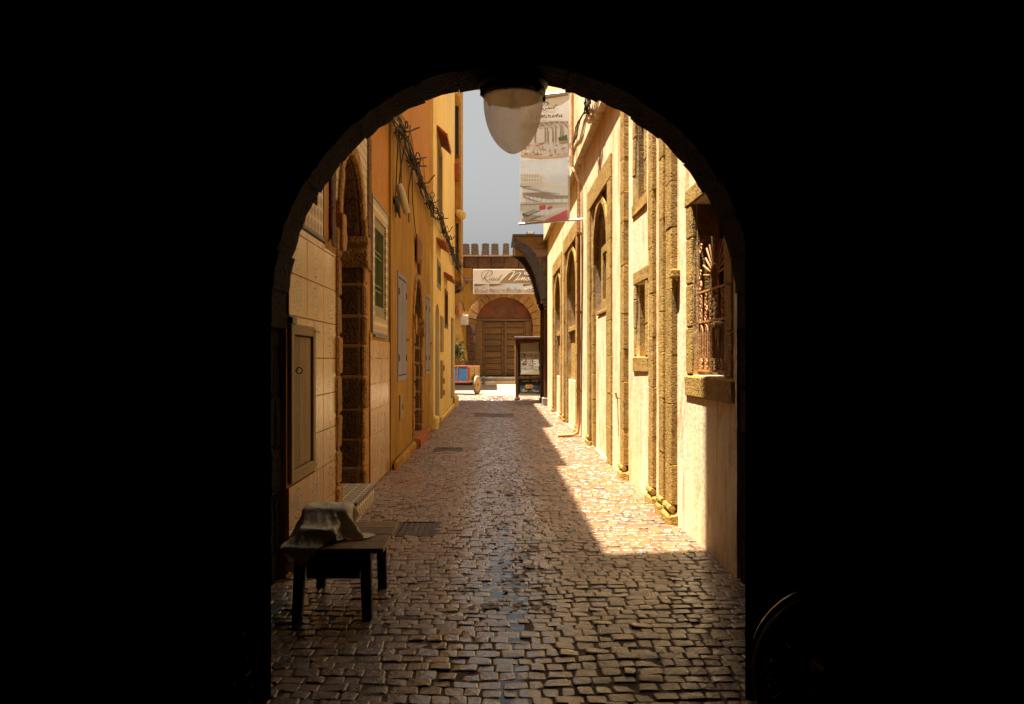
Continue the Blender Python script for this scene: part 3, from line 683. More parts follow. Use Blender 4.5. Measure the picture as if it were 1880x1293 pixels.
# ================================================================== LEFT: OCHRE HOUSE
h2 = thing('ochre_house', 'rough ochre plastered house with two violet shutters and a small stone doorway', 'house', (XL2, 13, 0))
mp2 = LW(XL2); mp = mp2
E0, E1, ESP, EAP = 12.95, 14.35, 1.98, 2.72
S1 = (10.90, 11.86, 1.16, 2.50); S2 = (15.25, 16.05, 1.16, 2.55)
m = MB(); m.plate(rect(10.205, 16.15, -.1, 9.0), [pointed(E0 - .02, E1 + .02, ESP, EAP + .02, base_=.02), rect(*S1), rect(*S2)], -.5, 0, mp); m.build('wall', 'ochre', h2)
box('backing_wall', (-6.0, 10.205, -.1), (XL2 - .95, 16.15, 9.0), 'room_dark', h2); box('roof', (-6.0, 10.205, 9.005), (XL2 + .03, 16.15, 9.1), 'roof', h2)
def shutter(parent, r, mat):
    m = MB(); m.plate(rect(r[0] - .06, r[1] + .06, r[2] - .07, r[3] + .07), [rect(*r)], -.03, .012, mp); m.build('shutter_surround', 'violet', parent, .004)
    um = (r[0] + r[1]) / 2
    for a, b in ((r[0] + .004, um - .004), (um + .004, r[1] - .004)):
        l = box('shutter', *bx(mp, a, b, r[2] + .01, r[3] - .01, -.03, .004), mat, parent, 0, .004)
        for k in range(3):
            u0 = a + .02 + k * (b - a - .04) / 3; box('shutter_board', *bx(mp, u0 + .003, u0 + (b - a - .04) / 3 - .003, r[2] + .03, r[3] - .03, .003, .014), mat, l, 0, .003)
        for zz in (r[2] + .2, r[3] - .25): box('shutter_hinge', *bx(mp, a if a == r[0] + .004 else b - .05, a + .05 if a == r[0] + .004 else b, zz, zz + .09, .014, .024), 'blackiron', l)
    box('shutter_latch', *bx(mp, r[1] - .02, r[1] + .16, (r[2] + r[3]) / 2 - .18, (r[2] + r[3]) / 2 - .15, .015, .07), 'iron', parent)
    box('shutter_back', *bx(mp, r[0] - .05, r[1] + .05, r[2] - .05, r[3] + .05, -.56, -.51), 'room_dark', parent)
shutter(h2, S1, 'violet'); shutter(h2, S2, 'violet')
stone_doorway(h2, mp, E0, E1, ESP, EAP, .55, .14, 'stone_brown', 'stone_edge', course=.28)
box('door', *bx(mp, E0 + .01, E1 - .01, .22, EAP - .02, -.54, -.50), 'wood_dark', h2)
m = MB(); um = (E0 + E1) / 2 + .1; m.plate([(um - .22, 3.06), (um + .22, 3.10), (um + .12, 2.90), (um, 2.78)], [], -.01, .05, mp); m.build('keystone', 'stone_brown', h2, .01)
st = box('doorstep', *bx(mp, E0 - .1, E1 + .05, -.05, .14, -.5, .10), 'brick_red', h2, .004, .01)
for k in range(6): stone('step_brick', *bx(mp, E0 - .08 + k * .25, E0 + .15 + k * .25, .0, .13, .101, .135), 'brick_red', st, .004, .008)
box('door_back', *bx(mp, E0 - .2, E1 + .2, 0, 3.0, -.75, -.66), 'room_dark', h2)
# low wall base
stone('wall_base', *bx(mp, 10.25, 12.8, -.05, .10, -.01, .06), 'ochre', h2, .02, .03); stone('wall_base', *bx(mp, 14.45, 16.1, -.05, .10, -.01, .06), 'ochre', h2, .02, .03)
# stained orange render band up high
mm = MB(); mm.plate([(11.2, 4.75), (12.4, 4.9), (13.3, 4.55), (14.6, 5.0), (15.3, 4.5), (16.14, 4.8), (16.14, 8.9), (11.2, 8.9)], [], -.01, .014, mp); mm.build('upper_render', 'orange', h2, .006)

# ================================================================== LEFT: PALE HOUSE
h3 = thing('pale_house', 'pale yellow plastered house with tall slit window and small red awnings', 'house', (XL3, 20, 0))
mp = LW(XL3)
def Yl(x, X=XL3): return F * X / (x - 909)
wins = [(17.15, 18.75, 4.55, 6.05), (17.2, 18.2, 2.95, 3.45), (19.75, 20.9, 2.2, 3.05), (22.6, 24.0, .25, 2.55)]
arcd = pointed(16.65, 17.9, 2.15, 2.55, base_=.05)
m = MB(); m.plate(rect(16.155, 24.75, -.1, 9.6), [rect(*q) for q in wins] + [arcd], -.4, 0, mp); m.build('wall', 'pale', h3)
box('backing_wall', (-6.0, 16.155, -.1), (XL3 - .75, 24.75, 9.6), 'room_dark', h3); box('roof', (-6.0, 16.155, 9.605), (XL3 + .03, 24.75, 9.7), 'roof', h3)
def small_window(parent, r, fm, pm='glass'):
    m = MB(); m.plate(rect(r[0] - .05, r[1] + .05, r[2] - .05, r[3] + .05), [rect(r[0] + .06, r[1] - .06, r[2] + .06, r[3] - .06)], -.12, .015, mp)
    o = m.build('window', fm, parent, .004); um = (r[0] + r[1]) / 2
    box('window_bar', *bx(mp, um - .02, um + .02, r[2] + .06, r[3] - .06, -.1, -.02), fm, o)
    box('pane', *bx(mp, r[0] + .05, um - .021, r[2] + .05, r[3] - .05, -.11, -.10), pm, o); box('pane', *bx(mp, um + .021, r[1] - .05, r[2] + .05, r[3] - .05, -.11, -.10), pm, o)
small_window(h3, wins[0], 'wood_grey'); small_window(h3, wins[1], 'greygreen'); small_window(h3, wins[2], 'wood_door', 'wood_door')
d = box('door', *bx(mp, wins[3][0] + .01, wins[3][1] - .01, .25, 2.54, -.1, -.05), 'navy', h3)
box('door_panel', *bx(mp, 22.75, 23.85, .4, 1.2, -.049, -.03), 'navy', d); box('door_panel', *bx(mp, 22.75, 23.85, 1.35, 2.4, -.049, -.03), 'navy', d)
m = MB(); m.plate(arcd, [], -.1, -.05, mp); d = m.build('door', 'greyblue', h3)
for k in range(4): box('door_plank', *bx(mp, 16.72 + k * .28, 16.97 + k * .28, .08, 2.1, -.049, -.035), 'greyblue', d)
def awning(parent, y0, y1, z, out, drop):
    m = MB(); a = mp(y0, z, 0); b = mp(y1, z, 0); c = mp(y1, z - drop, out); d = mp(y0, z - drop, out)
    t = .03; q = [a, b, c, d]; m.mesh(q + [(p[0], p[1], p[2] + t) for p in q], [(0,1,2,3), (7,6,5,4), (0,4,5,1), (1,5,6,2), (2,6,7,3), (3,7,4,0)])
    o = m.build('awning', 'redpaint', parent)
    n = 8
    for k in range(n): MB().tube([tuple(Vector(a).lerp(Vector(b), (k + .5) / n) + Vector((0, 0, t + .012))), tuple(Vector(d).lerp(Vector(c), (k + .5) / n) + Vector((0, 0, t + .012)))], .03, 5).build('roof_tile', 'redpaint', o)
awning(h3, 17.0, 18.6, 6.22, .22, .2); awning(h3, 16.9, 18.3, 3.86, .20, .12); awning(h3, 19.3, 20.9, 3.40, .20, .12)
for (y0, y1, z0, z1) in ((18.2, 19.0, 1.55, 2.35), (18.2, 18.75, .5, 1.35)): box('wall_panel', *bx(mp, y0, y1, z0, z1, -.005, .03), 'wood_grey', h3, 0, .005)
for (y0, z0) in ((18.3, 1.12), (18.3, .82), (18.3, .56)): box('panel_hook', *bx(mp, y0 + .3, y0 + .4, z0, z0 + .12, .03, .07), 'iron', h3)
stone('corner_bollard', *bx(mp, 23.6, 24.75, -.05, .30, -.01, .13), 'pale', h3, .02, .05)
stone('wall_base', *bx(mp, 16.2, 16.6, -.05, .22, -.01, .08), 'pale', h3, .02, .03); stone('wall_base', *bx(mp, 18.0, 23.5, -.05, .10, -.01, .05), 'pale', h3, .02, .03)

# ================================================================== LEFT: JETTIED HOUSE past the corner
h4 = thing('jettied_house', 'narrow amber house whose upper storey juts out over the far corner', 'house', (-1.9, 26, 0))
JX, JY0, JY1 = -1.04, 24.765, 26.5
mp = FW(JY0)
ww = [(-1.205, -1.105, 7.55, 9.05), (-1.19, -1.10, 4.2, 5.5)]
m = MB(); m.plate(rect(-5, JX, 3.75, 12.3), [rect(*q) for q in ww], -.30, 0, mp); m.build('upper_wall', 'amber', h4)
box('upper_side', (-5, JY0 + .302, 3.75), (JX, JY1, 12.3), 'amber', h4); box('soffit', (-5, JY0, 3.6), (JX - .005, JY1 - .02, 3.745), 'wood_door', h4)
box('lower_wall', (-5, 24.765, -.1), (-2.35, 30.5, 3.595), 'amber', h4); box('roof', (-5, JY0 - .05, 12.305), (JX + .05, JY1 + .05, 12.4), 'roof', h4)
for q, f in zip(ww, ('navy', 'wood_door')):
    m = MB(); m.plate(rect(q[0], q[1], q[2], q[3]), [rect(q[0] + .012, q[1] - .012, q[2] + .03, q[3] - .03)], -.10, .01, mp); o = m.build('window', f, h4)
    box('pane', *bx(mp, q[0] + .01, q[1] - .01, q[2] + .02, q[3] - .02, -.09, -.08), surf('blue_grey_pane_' + f, (.06, .08, .10), (.045, .06, .08), None, scale=5, bump=.1, rough=.3), o)
for k in range(2):
    m = MB(); yy = 25.0 + k * 1.3; m.plate([(-2.35, 3.595), (-2.35, 2.9), (-2.0, 3.25), (-1.1, 3.52), (-1.1, 3.595)], [], 0, .18, FW(yy)); m.build('corbel', 'wood_door', h4, .01)
box('window_sill', *bx(mp, -1.215, -1.09, 7.47, 7.54, .0, .05), 'wood_red', h4)

# ================================================================== RIGHT: LONG WHITE HOUSE
XR = 1.54
hr = thing('white_house', 'long sunlit cream house with stone pilasters, pointed blind portals and grilled window', 'house', (XR, 14, 0))
mp = RW(XR)
W1 = (5.47, 6.36, 1.27, 2.60); W2 = (8.42, 8.98, 3.10, 4.25); W3 = (8.36, 8.90, 1.42, 2.20)
P = [(10.72, 13.40, 4.10), (15.05, 18.2, 4.0), (18.7, 21.6, 3.85)]          # portals: y0, y1, top
JW = .34
phole = [rect(a + JW, b - JW, .004, c - .30) for a, b, c in P]
m = MB(); m.plate(rect(5.205, 24.0, -.1, 4.85), [rect(*W1), rect(*W2), rect(*W3)] + phole, -.40, 0, mp); m.build('wall', 'plaster_white', hr)
m = MB(); m.plate(rect(9.2, 24.0, 4.86, 9.5), [], -.40, .115, mp); m.build('upper_storey', 'plaster_white', hr)
m = MB(); m.plate(rect(5.205, 9.19, 4.86, 9.5), [], -.40, .0, mp); m.build('upper_storey', 'plaster_white', hr)
box('backing_wall', (XR + .75, 5.205, -.1), (6, 24, 9.5), 'room_dark', hr); box('roof', (XR - .14, 5.205, 9.505), (6, 24, 9.6), 'roof', hr)
def shaft(y0, y1, z0, z1, proud, matn='stone_ochre', base_h=.16, based=True, name='pilaster_stone'):
    z = z0 + (base_h if based else 0)
    while z < z1 - .01:
        h = random.uniform(.34, .56); h = min(h, z1 - z)
        if z1 - z - h < .15: h = z1 - z
        stone(name, *bx(mp, y0 + random.uniform(-.004, .004), y1 + random.uniform(-.004, .004), z + .001, z + h - .001, -.03, proud + random.uniform(-.002, .002)), matn, hr, .0025, .005); z += h
    if based:
        b = stone('pilaster_base', *bx(mp, y0 - .03, y1 + .03, -.06, base_h * .62, -.02, proud + .035), matn, hr, .012, .03)
        MB().tube([mp(y0 - .012, base_h * .80, proud - .006), mp(y1 + .012, base_h * .80, proud - .006)], .031, 8).build('base_roll', matn, b)
shaft(6.90, 7.13, 0, 4.8, .055); shaft(7.29, 7.48, 0, 4.8, .045); shaft(7.80, 8.01, 0, 4.8, .04)
shaft(9.42, 9.68, 0, 4.8, .06)
for (a, b, top) in P:
    shaft(a, a + JW - .003, 0, top - .32, .028, based=(a > 11)); shaft(b - JW + .003, b, 0, top - .32, .034)
    n = 5
    for k in range(n): stone('lintel_stone', *bx(mp, a + (b - a) * k / n + .003, a + (b - a) * (k + 1) / n - .003, top - .315, top, -.03, .030), 'stone_ochre', hr, .003, .008)
    u0, u1 = a + JW - .02, b - JW + .02; o0, o1 = a + JW + .24, b - JW - .24; spz = top - 1.25; apz = top - .42
    m = MB(); m.plate(rect(u0, u1, .006, top - .29), [pointed(o0, o1, spz, apz, 10, .01)], -.30, -.035, mp); pn = m.build('portal_panel', 'plaster_old', hr)
    arc = pointed(o0, o1, spz, apz, 10)[2:]; um = (o0 + o1) / 2; oa = offset_pts(arc, um, spz - .3, .13); nb = 8
    for k in range(nb):
        i0, i1 = int((len(arc) - 1) * k / nb), int((len(arc) - 1) * (k + 1) / nb)
        mm = MB(); mm.plate(arc[i0:i1 + 1] + oa[i0:i1 + 1][::-1], [], -.10, .008, mp); mm.build('arch_stone', 'stone_ochre', hr, .01)
    for (p, q) in ((o0 - .13, o0), (o1, o1 + .13)):
        z = .02
        while z < spz - .01:
            h = min(random.uniform(.34, .5), spz - z)
            if spz - z - h < .12: h = spz - z
            stone('arch_jamb_stone', *bx(mp, p, q, z + .002, z + h - .002, -.10, .006), 'stone_ochre', hr, .003, .008); z += h
    first_p = a < 11
    box('portal_infill', *bx(mp, o0 + .003, o1 - .003, .006, 2.05 if first_p else .95, -.28, -.045), 'plaster_white' , hr, .0, .01)
    box('niche_back', *bx(mp, o0 - .05, o1 + .05, .006, apz + .05, -.5, -.22), 'stone_ochre', hr)
    if not first_p:
        box('niche_infill', *bx(mp, o0 + .003, o1 - .003, .955, 1.95, -.21, -.10), 'stone_ochre', hr, .0, .01)
        stone('niche_ledge', *bx(mp, o0 + .003, o1 - .003, 1.955, 2.06, -.21, -.04), 'stone_ochre', hr, .004, .01)
    else:
        m = MB(); m.plate(rect(o0 + .25, o1 - .25, 2.12, 3.10), [rect(o0 + .40, o1 - .40, 2.28, 2.98)], -.21, -.09, mp); nw = m.build('niche_window', 'stone_ochre', hr, .01)
        box('pane', *bx(mp, o0 + .39, o1 - .39, 2.27, 2.99, -.16, -.15), 'glass', nw)
        stone('window_sill', *bx(mp, o0 + .20, o1 - .20, 2.055, 2.115, -.21, -.03), 'stone_ochre', hr, .004, .01)
# window surrounds
def surround(r, fw, proud, sillh, sillout, depth=.30, lint=.14):
    u0, u1, v0, v1 = r
    for (a, b) in ((u0 - fw, u0), (u1, u1 + fw)):
        z = v0
        while z < v1 - .01:
            h = min(random.uniform(.3, .45), v1 - z)
            if v1 - z - h < .12: h = v1 - z
            stone('surround_stone', *bx(mp, a, b, z + .003, z + h - .003, -.03, proud + random.uniform(-.004, .004)), 'stone_ochre', hr, .004, .01); z += h
            c, d = (u0 - .04, u0 + .003) if a < u0 else (u1 - .003, u1 + .04)
        c, d = (u0 - .04, u0 + .004) if a < u0 else (u1 - .004, u1 + .04)
        box('reveal_stone', *bx(mp, c, d, v0, v1, -depth, -.035), 'stone_ochre', hr)
    stone('lintel_stone', *bx(mp, u0 - fw - .02, u1 + fw + .02, v1 + .003, v1 + lint, -depth, proud + .004), 'stone_ochre', hr, .003, .008)
    stone('window_sill', *bx(mp, u0 - fw - .03, u1 + fw + .03, v0 - sillh, v0 - .002, -depth, sillout), 'stone_ochre', hr, .006, .014)
surround(W1, .19, .014, .17, .02); surround(W2, .12, .010, .15, .017); surround(W3, .13, .010, .17, .017)
for (r, nm) in ((W1, 0), (W2, 1), (W3, 2)):
    m = MB(); m.plate(rect(*r), [rect(r[0] + .05, r[1] - .05, r[2] + .05, r[3] - .05)], -.28, -.20, mp); wo_ = m.build('window', 'wood_dark', hr, .004)
    um = (r[0] + r[1]) / 2; box('window_bar', *bx(mp, um - .018, um + .018, r[2] + .05, r[3] - .05, -.26, -.19), 'wood_dark', wo_)
    box('pane', *bx(mp, r[0] + .05, um - .018, r[2] + .05, r[3] - .05, -.245, -.235), 'glass', wo_); box('pane', *bx(mp, um + .018, r[1] - .05, r[2] + .05, r[3] - .05, -.245, -.235), 'glass', wo_)
# cusped corbel inside the big window and little stones beside it
stone('wall_bracket', *bx(mp, 6.80, 6.895, 2.07, 2.15, -.02, .075), 'stone_ochre', hr, .006, .012)
# wrought grille -------------------------------------------------
gr = MB(); u0, u1, v0, v1 = W1; GW = -.045
gm = MB()
for zz in (1.30, 1.67, 1.90): gm.box(*bx(mp, u0, u1, zz, zz + .014, GW - .007, GW + .007))
gm.box(*bx(mp, u0, u0 + .012, 1.30, 2.26, GW - .006, GW + .006)); gm.box(*bx(mp, u1 - .012, u1, 1.30, 2.26, GW - .006, GW + .006))
grille = gm.build('grille', 'iron', hr)
def gtube(pts, r, name): return MB().tube([mp(a, b, GW) for a, b in pts], r, 5).build(name, 'iron', grille)
nbar = 6; pit = (u1 - u0) / nbar
for k in range(nbar):
    uc = u0 + pit * (k + .5)
    gtube([(uc - pit * .36, 1.40)] + [(uc - pit * .36, 1.56)] + [(uc + pit * .36 * math.cos(math.pi - t * math.pi / 6), 1.60 + .055 * math.sin(t * math.pi / 6)) for t in range(7)] + [(uc + pit * .36, 1.56), (uc + pit * .36, 1.40)], .0062, 'arcade_bar')
    gtube([(uc, 1.31), (uc, 1.64)], .006, 'grille_bar')
sp = [(.012 + .016 * t / 9, t * .62) for t in range(14)]
def spiral(uc, zc, r, turn, flip, name='scroll'):
    pts = []
    for t in range(15):
        a = t / 14 * turn * 2 * math.pi; q = r * (.25 + .75 * t / 14); pts.append((uc + flip * q * math.cos(a), zc + q * math.sin(a)))
    gtube(pts, .0062, name)
for k in range(nbar):
    uc = u0 + pit * (k + .5)
    for zz in (1.335, 1.375): spiral(uc - .022, zz, .021, 1.2, 1); spiral(uc + .022, zz, .021, 1.2, -1)
for rr_, zz in ((0, 1.735), (1, 1.845)):
    for k in range(nbar):
        uc = u0 + pit * (k + .5)
        spiral(uc - .004, zz + .024, .040, 1.3, 1 if k % 2 else -1); spiral(uc + .004, zz - .026, .036, 1.3, -1 if k % 2 else 1)
    for k in range(4): gtube([(u0 + (u1 - u0) * (k + .5) / 4, zz - .055), (u0 + (u1 - u0) * (k + .5) / 4, zz + .055)], .005, 'grille_bar')
um = (u0 + u1) / 2 - .02
gtube([(um + .10 * math.cos(a), 2.0 + .085 * math.sin(a)) for a in [math.pi * k / 12 for k in range(13)]], .008, 'sunburst_rim')
gtube([(um - .10, 2.0), (um - .10, 1.91)], .008, 'sunburst_rim'); gtube([(um + .10, 2.0), (um + .10, 1.91)], .008, 'sunburst_rim')
for k in range(13):
    a = math.pi * (k + .5) / 13; r1 = .27 + .03 * (k % 2); e = (min(max(um + r1 * 1.15 * math.cos(a), u0 + .01), u1 - .01), 2.0 + r1 * math.sin(a))
    gtube([(um + .10 * math.cos(a), 2.0 + .085 * math.sin(a)), e], .0065, 'sunburst_ray')
for (uc, zc, f) in ((u0 + .06, 1.955, 1), (u1 - .06, 1.955, -1), (u0 + .06, 2.03, -1), (u1 - .07, 2.24, 1), (u0 + .07, 2.2, -1), (u1 - .05, 2.04, 1)): spiral(uc, zc, .042, 1.4, f)
# iron hook by the pilaster
MB().tube([mp(9.95, .92, 0), mp(9.95, .92, .06), mp(9.95, .98, .07)], .014, 6).tube([mp(9.95, .92, .05), mp(9.95, .45, .035)], .006, 5).build('wall_hook', 'iron', hr)

# drainpipe ------------------------------------------------------
dp = thing('drainpipe', 'thin rust brown drainpipe running down the sunlit wall to the paving', 'pipe', (XR - .06, 14.55, 0))
MB().tube([mp(14.55, 4.8, .17), mp(14.55, 4.7, .13), mp(14.55, 4.5, .05), mp(14.55, .25, .05), mp(14.55, .08, .07), mp(14.52, .035, .16), mp(14.48, .03, .42)], .032, 8).build('pipe', 'iron', dp, smooth=True)
MB().tube([mp(14.55, 9.3, .165), mp(14.55, 4.8, .17)], .03, 8).build('pipe', 'iron', dp)
for zz in (.8, 2.2, 3.6): MB().box(*bx(mp, 14.50, 14.60, zz, zz + .04, .0, .09)).build('pipe_clip', 'iron', dp)

# ================================================================== CANOPY at the far right corner
cn = thing('carved_canopy', 'dark wooden porch canopy on carved toothed brackets at the alley corner', 'canopy', (1.54, 25, 0))
k16 = 24.05 / F
def cx(x): return (x - 909) * k16
def cz(y): return EYE + (658 - y) * k16
box('roof_slab', (cx(941), 24.05, cz(434)), (1.9, 26.6, cz(430)), 'wood_dark', cn); box('fascia', (cx(944), 24.07, cz(470)), (1.85, 24.20, cz(434) - .003), 'wood_door', cn, 0, .01)
for k in range(5): box('rafter', (cx(948), 24.5 + k * .42, cz(452)), (1.85, 24.58 + k * .42, cz(434) - .003), 'wood_dark', cn)
curve = [(946, 452), (955, 458), (966, 470), (976, 487), (984, 507), (989, 528), (994, 545), (1001, 560)]
for yy in (24.055, 26.3):
    lower = [(cx(a), cz(b)) for a, b in curve]; upper = [(cx(1006), cz(558)), (cx(1004), cz(543)), (cx(1001), cz(525)), (cx(997), cz(502)), (cx(990), cz(480)), (cx(983), cz(464)), (cx(972), cz(450)), (cx(946), cz(438))]
    m = MB(); m.plate(lower + upper, [], -.10, 0, FW(yy)); br = m.build('bracket', 'wood_dark', cn, .006)
    for i in range(len(lower) - 1):
        for t in (0, .25, .5, .75):
            p = Vector((lower[i][0], 0, lower[i][1])).lerp(Vector((lower[i + 1][0], 0, lower[i + 1][1])), t)
            MB().box((p.x - .035, yy - .02, p.z - .03), (p.x + .012, yy + .11, p.z + .012)).build('bracket_tooth', 'wood_dark', br)
    for q in range(5):
        p = (cx(996 + q * 2.5), yy - .03, cz(548 + q * 6)); MB().box((p[0] - .05, p[1], p[2] - .03), (p[0] + .1, p[1] + .16, p[2] + .02)).build('bracket_boss', 'wood_dark', br)
for k, (ya, yb) in enumerate(((555, 530), (530, 503), (503, 470))): stone('pier_stone', (cx(988) + .12, 24.22, cz(ya) + .004), (1.78, 24.9, cz(yb) - .004), 'greystone', cn, .004, .01)
box('post', (cx(1000), 24.25, -.05), (cx(1009), 24.42, cz(556)), 'wood_red', cn, 0, .01); box('post', (cx(1000), 26.3, -.05), (cx(1009), 26.45, cz(545)), 'wood_red', cn, 0, .01)
stone('plinth', (cx(997), 24.15, -.05), (1.75, 24.65, .22), 'greystone', cn); box('back_wall', (1.80, 24.02, -.1), (2.1, 26.6, cz(470)), 'pale', cn)
fl = thing('floodlight', 'small square floodlight standing on top of the carved canopy', 'floodlight', (cx(974), 24.15, cz(430)))
box('housing', (cx(967), 24.12, cz(429.5)), (cx(981), 24.24, cz(424)), 'blackiron', fl, 0, .01); box('lens', (cx(968.5), 24.112, cz(428.6)), (cx(979.5), 24.119, cz(425)), 'whitebox', fl); box('foot', (cx(973), 24.14, cz(430)), (cx(976), 24.20, cz(429.5)), 'blackiron', fl)

# ================================================================== END: GATE HOUSE WITH BIG DOOR
EY = 44.6; ke = EY / F
def ex(x): return (x - 909) * ke
def ez(y): return EYE + (658 - y) * ke
eh = thing('end_house', 'crenellated stone and amber plaster house with a great arched wooden door', 'house', (ex(925), EY, 0))
mp = FW(EY)
ACX2, ACZ2, R2 = ex(925.5), ez(598), 52.5 * ke
def semi(r, n=20, zb=0.0): return [(ACX2 - r, zb), (ACX2 + r, zb)] + [(ACX2 + r * math.cos(math.pi * k / n), ACZ2 + r * math.sin(math.pi * k / n)) for k in range(n + 1)]
m = MB(); m.plate(rect(ex(640), ex(1400), -.1, ez(492)), [semi(R2 + .36, zb=.004)], -.6, 0, mp); m.build('wall', 'amber', eh)
box('backing_wall', (ex(640), EY + 1.2, -.1), (ex(1400), EY + 6, ez(470)), 'room_dark', eh)
x = 780
while x < 1080:
    wd = random.uniform(20, 27); stone('cornice_stone', *bx(mp, ex(x) + .01, ex(x + wd) - .01, ez(491), ez(473), -.6, .08), 'stone_brown', eh, .02, .03); x += wd
box('coping', *bx(mp, ex(640), ex(1400), ez(473) + .003, ez(469), -.6, .14), 'stone_brown', eh, 0, .02)
mer = None
for k in range(12):
    xc = 836 + k * 18.4
    pr = []; n = 5; hh = (ez(447) - ez(469)); z0 = ez(469) + .003
    for i in range(n):
        za = z0 + hh * i / n; zb_ = z0 + hh * (i + 1) / n; pr += [(.105 - .004 * i, za), (.21 - .006 * i, za + hh / n * .40), (.21 - .006 * i, za + hh / n * .62), (.105 - .004 * i, zb_ - .005)]
    prof = [(a, b) for a, b in pr] + [(-a, b) for a, b in reversed(pr)]
    if mer is None:
        m = MB(); m.plate(prof, [], -.35, 0, lambda u, v, w: (u + ex(xc), EY - w, v)); mer = m.build('merlon', 'merlon', eh)
    else:
        o = mer.copy(); COL.objects.link(o); o.location.x = ex(xc) + random.uniform(-.04, .04); o.scale = (random.uniform(.9, 1.08), 1, random.uniform(.94, 1.03)); o.rotation_euler.y = random.uniform(-.03, .03)
string = box('string_course', *bx(mp, ex(780), ex(872), ez(519), ez(513), .0, .09), 'stone_brown', eh, 0, .02)
# arch stones
nb = 15
for k in range(nb):
    t0, t1 = math.pi * k / nb + .006, math.pi * (k + 1) / nb - .006; rr = [(R2, t) for t in np.linspace(t0, t1, 4)] + [(R2 + 17 * ke, t) for t in np.linspace(t1, t0, 4)]
    m = MB(); m.plate([(ACX2 + r * math.cos(t), ACZ2 + r * math.sin(t)) for r, t in rr], [], -.6, .04 + random.uniform(-.01, .015), mp); m.build('arch_stone', 'stone_edge', eh, .015)
for (a, b) in ((ACX2 - R2 - 16 * ke, ACX2 - R2), (ACX2 + R2, ACX2 + R2 + 16 * ke)):
    z = 0
    while z < ACZ2 - .02:
        h = min(random.uniform(.38, .55), ACZ2 - z)
        if ACZ2 - z - h < .15: h = ACZ2 - z
        stone('jamb_stone', *bx(mp, a, b, z + .006, z + h - .006, -.6, .04), 'stone_brown' if a < ACX2 else 'stone_edge', eh, .015, .02); z += h
m = MB(); m.plate([(ACX2 + (R2 + .02) * math.cos(math.pi * k / 20), max(ez(588), ACZ2 + (R2 + .02) * math.sin(math.pi * k / 20))) for k in range(21)], [], -.45, -.36, mp); ty = m.build('tympanum', 'tympanum', eh)
for sx in (-1, 1): m = MB(); m.plate([(ACX2 + sx * .95 + .28 * math.cos(t), ez(578) + .30 + .22 * math.sin(t)) for t in np.linspace(0, 2 * math.pi, 13)[:-1]], [], -.362, -.35, mp); m.build('painted_rosette', surf('faded_rosette', (.24, .06, .03), (.16, .05, .02), None, scale=7, bump=.2), ty)
box('door_lintel', *bx(mp, ACX2 - R2 - .02, ACX2 + R2 + .02, ez(588.5), ez(585), -.5, -.28), 'wood_door', eh, 0, .02)
for a, b in ((ex(873), ex(885)), (ex(966), ex(978))): box('door_post', *bx(mp, a - .02, b, .41, ez(589), -.5, -.30), 'wood_door', eh, 0, .02)
for (a, b) in ((ex(885) + .01, ex(925.5) - .02), (ex(925.5) + .02, ex(966) - .01)):
    lf = box('door_leaf', *bx(mp, a, b, .42, ez(590), -.50, -.42), 'wood_dark', eh)
    n = 9
    for k in range(n):
        za = .44 + (ez(590) - .46) * k / n; zb_ = .44 + (ez(590) - .46) * (k + 1) / n
        stone('plank', *bx(mp, a + .14, b - .14, za + .02, zb_ - .02, -.42, -.385), 'wood_door', lf, .008, .01)
    for (c, d) in ((a, a + .13), (b - .13, b)): box('stile', *bx(mp, c, d, .43, ez(590) - .01, -.42, -.36), 'wood_door', lf, 0, .01)
stp = box('step', *bx(mp, ACX2 - R2 + .01, ACX2 + R2 - .01, -.05, .395, -.6, -.10), 'zel_far', eh)
for k in range(24): box('tooth_tile', *bx(mp, ACX2 - R2 + .06 + k * .126, ACX2 - R2 + .13 + k * .126, .30, .38, -.099, -.08), 'whitebox', stp)
for k in range(24): box('tooth_tile', *bx(mp, ACX2 - R2 + .06 + k * .126, ACX2 - R2 + .13 + k * .126, .06, .14, -.099, -.08), 'whitebox', stp)

hb = thing('square_side_house', 'amber house standing on the left side of the far square', 'house', (-4.2, 40, 0))
box('wall', (-9, 35.5, -.1), (-2.7, 44.0, 11), 'amber', hb); box('roof', (-9, 35.5, 11.005), (-2.62, 44.0, 11.15), 'roof', hb)
for k in range(2): w_ = box('window', (-2.695, 37 + k * 3, 4.2), (-2.66, 38.2 + k * 3, 5.8), 'wood_door', hb); box('pane', (-2.659, 37.12 + k * 3, 4.35), (-2.65, 38.08 + k * 3, 5.65), 'glass', w_)

# ---- lettering: pen strokes of a brush script, drawn in units of the sign's photograph
def bez(pts, n=7):
    """smooth polyline through points"""
    out = []
    P_ = [Vector(p) for p in pts]
    for i in range(len(P_) - 1):
        p0, p1, p2, p3 = P_[max(i - 1, 0)], P_[i], P_[i + 1], P_[min(i + 2, len(P_) - 1)]
        for k in range(n):
            t = k / n; out.append(.5 * ((2 * p1) + (p2 - p0) * t + (2 * p0 - 5 * p1 + 4 * p2 - p3) * t * t + (3 * p1 - p0 - 3 * p2 + p3) * t ** 3))
    return out + [P_[-1]]
RIAD = [[(578, 382), (610, 330), (660, 255), (705, 200)],
        [(580, 330), (560, 285), (580, 225), (640, 190), (710, 182), (765, 205), (760, 250), (710, 290), (650, 315), (625, 325), (650, 355), (690, 395), (735, 420), (768, 408)],
        [(738, 318), (715, 350), (716, 372), (735, 366), (760, 345)],
        [(815, 322), (785, 325), (764, 350), (768, 372), (790, 366), (812, 335), (800, 366), (815, 372), (840, 350)],
        [(890, 322), (862, 325), (840, 350), (845, 372), (868, 366), (900, 335), (958, 262), (900, 340), (888, 366), (905, 372), (930, 352)]]
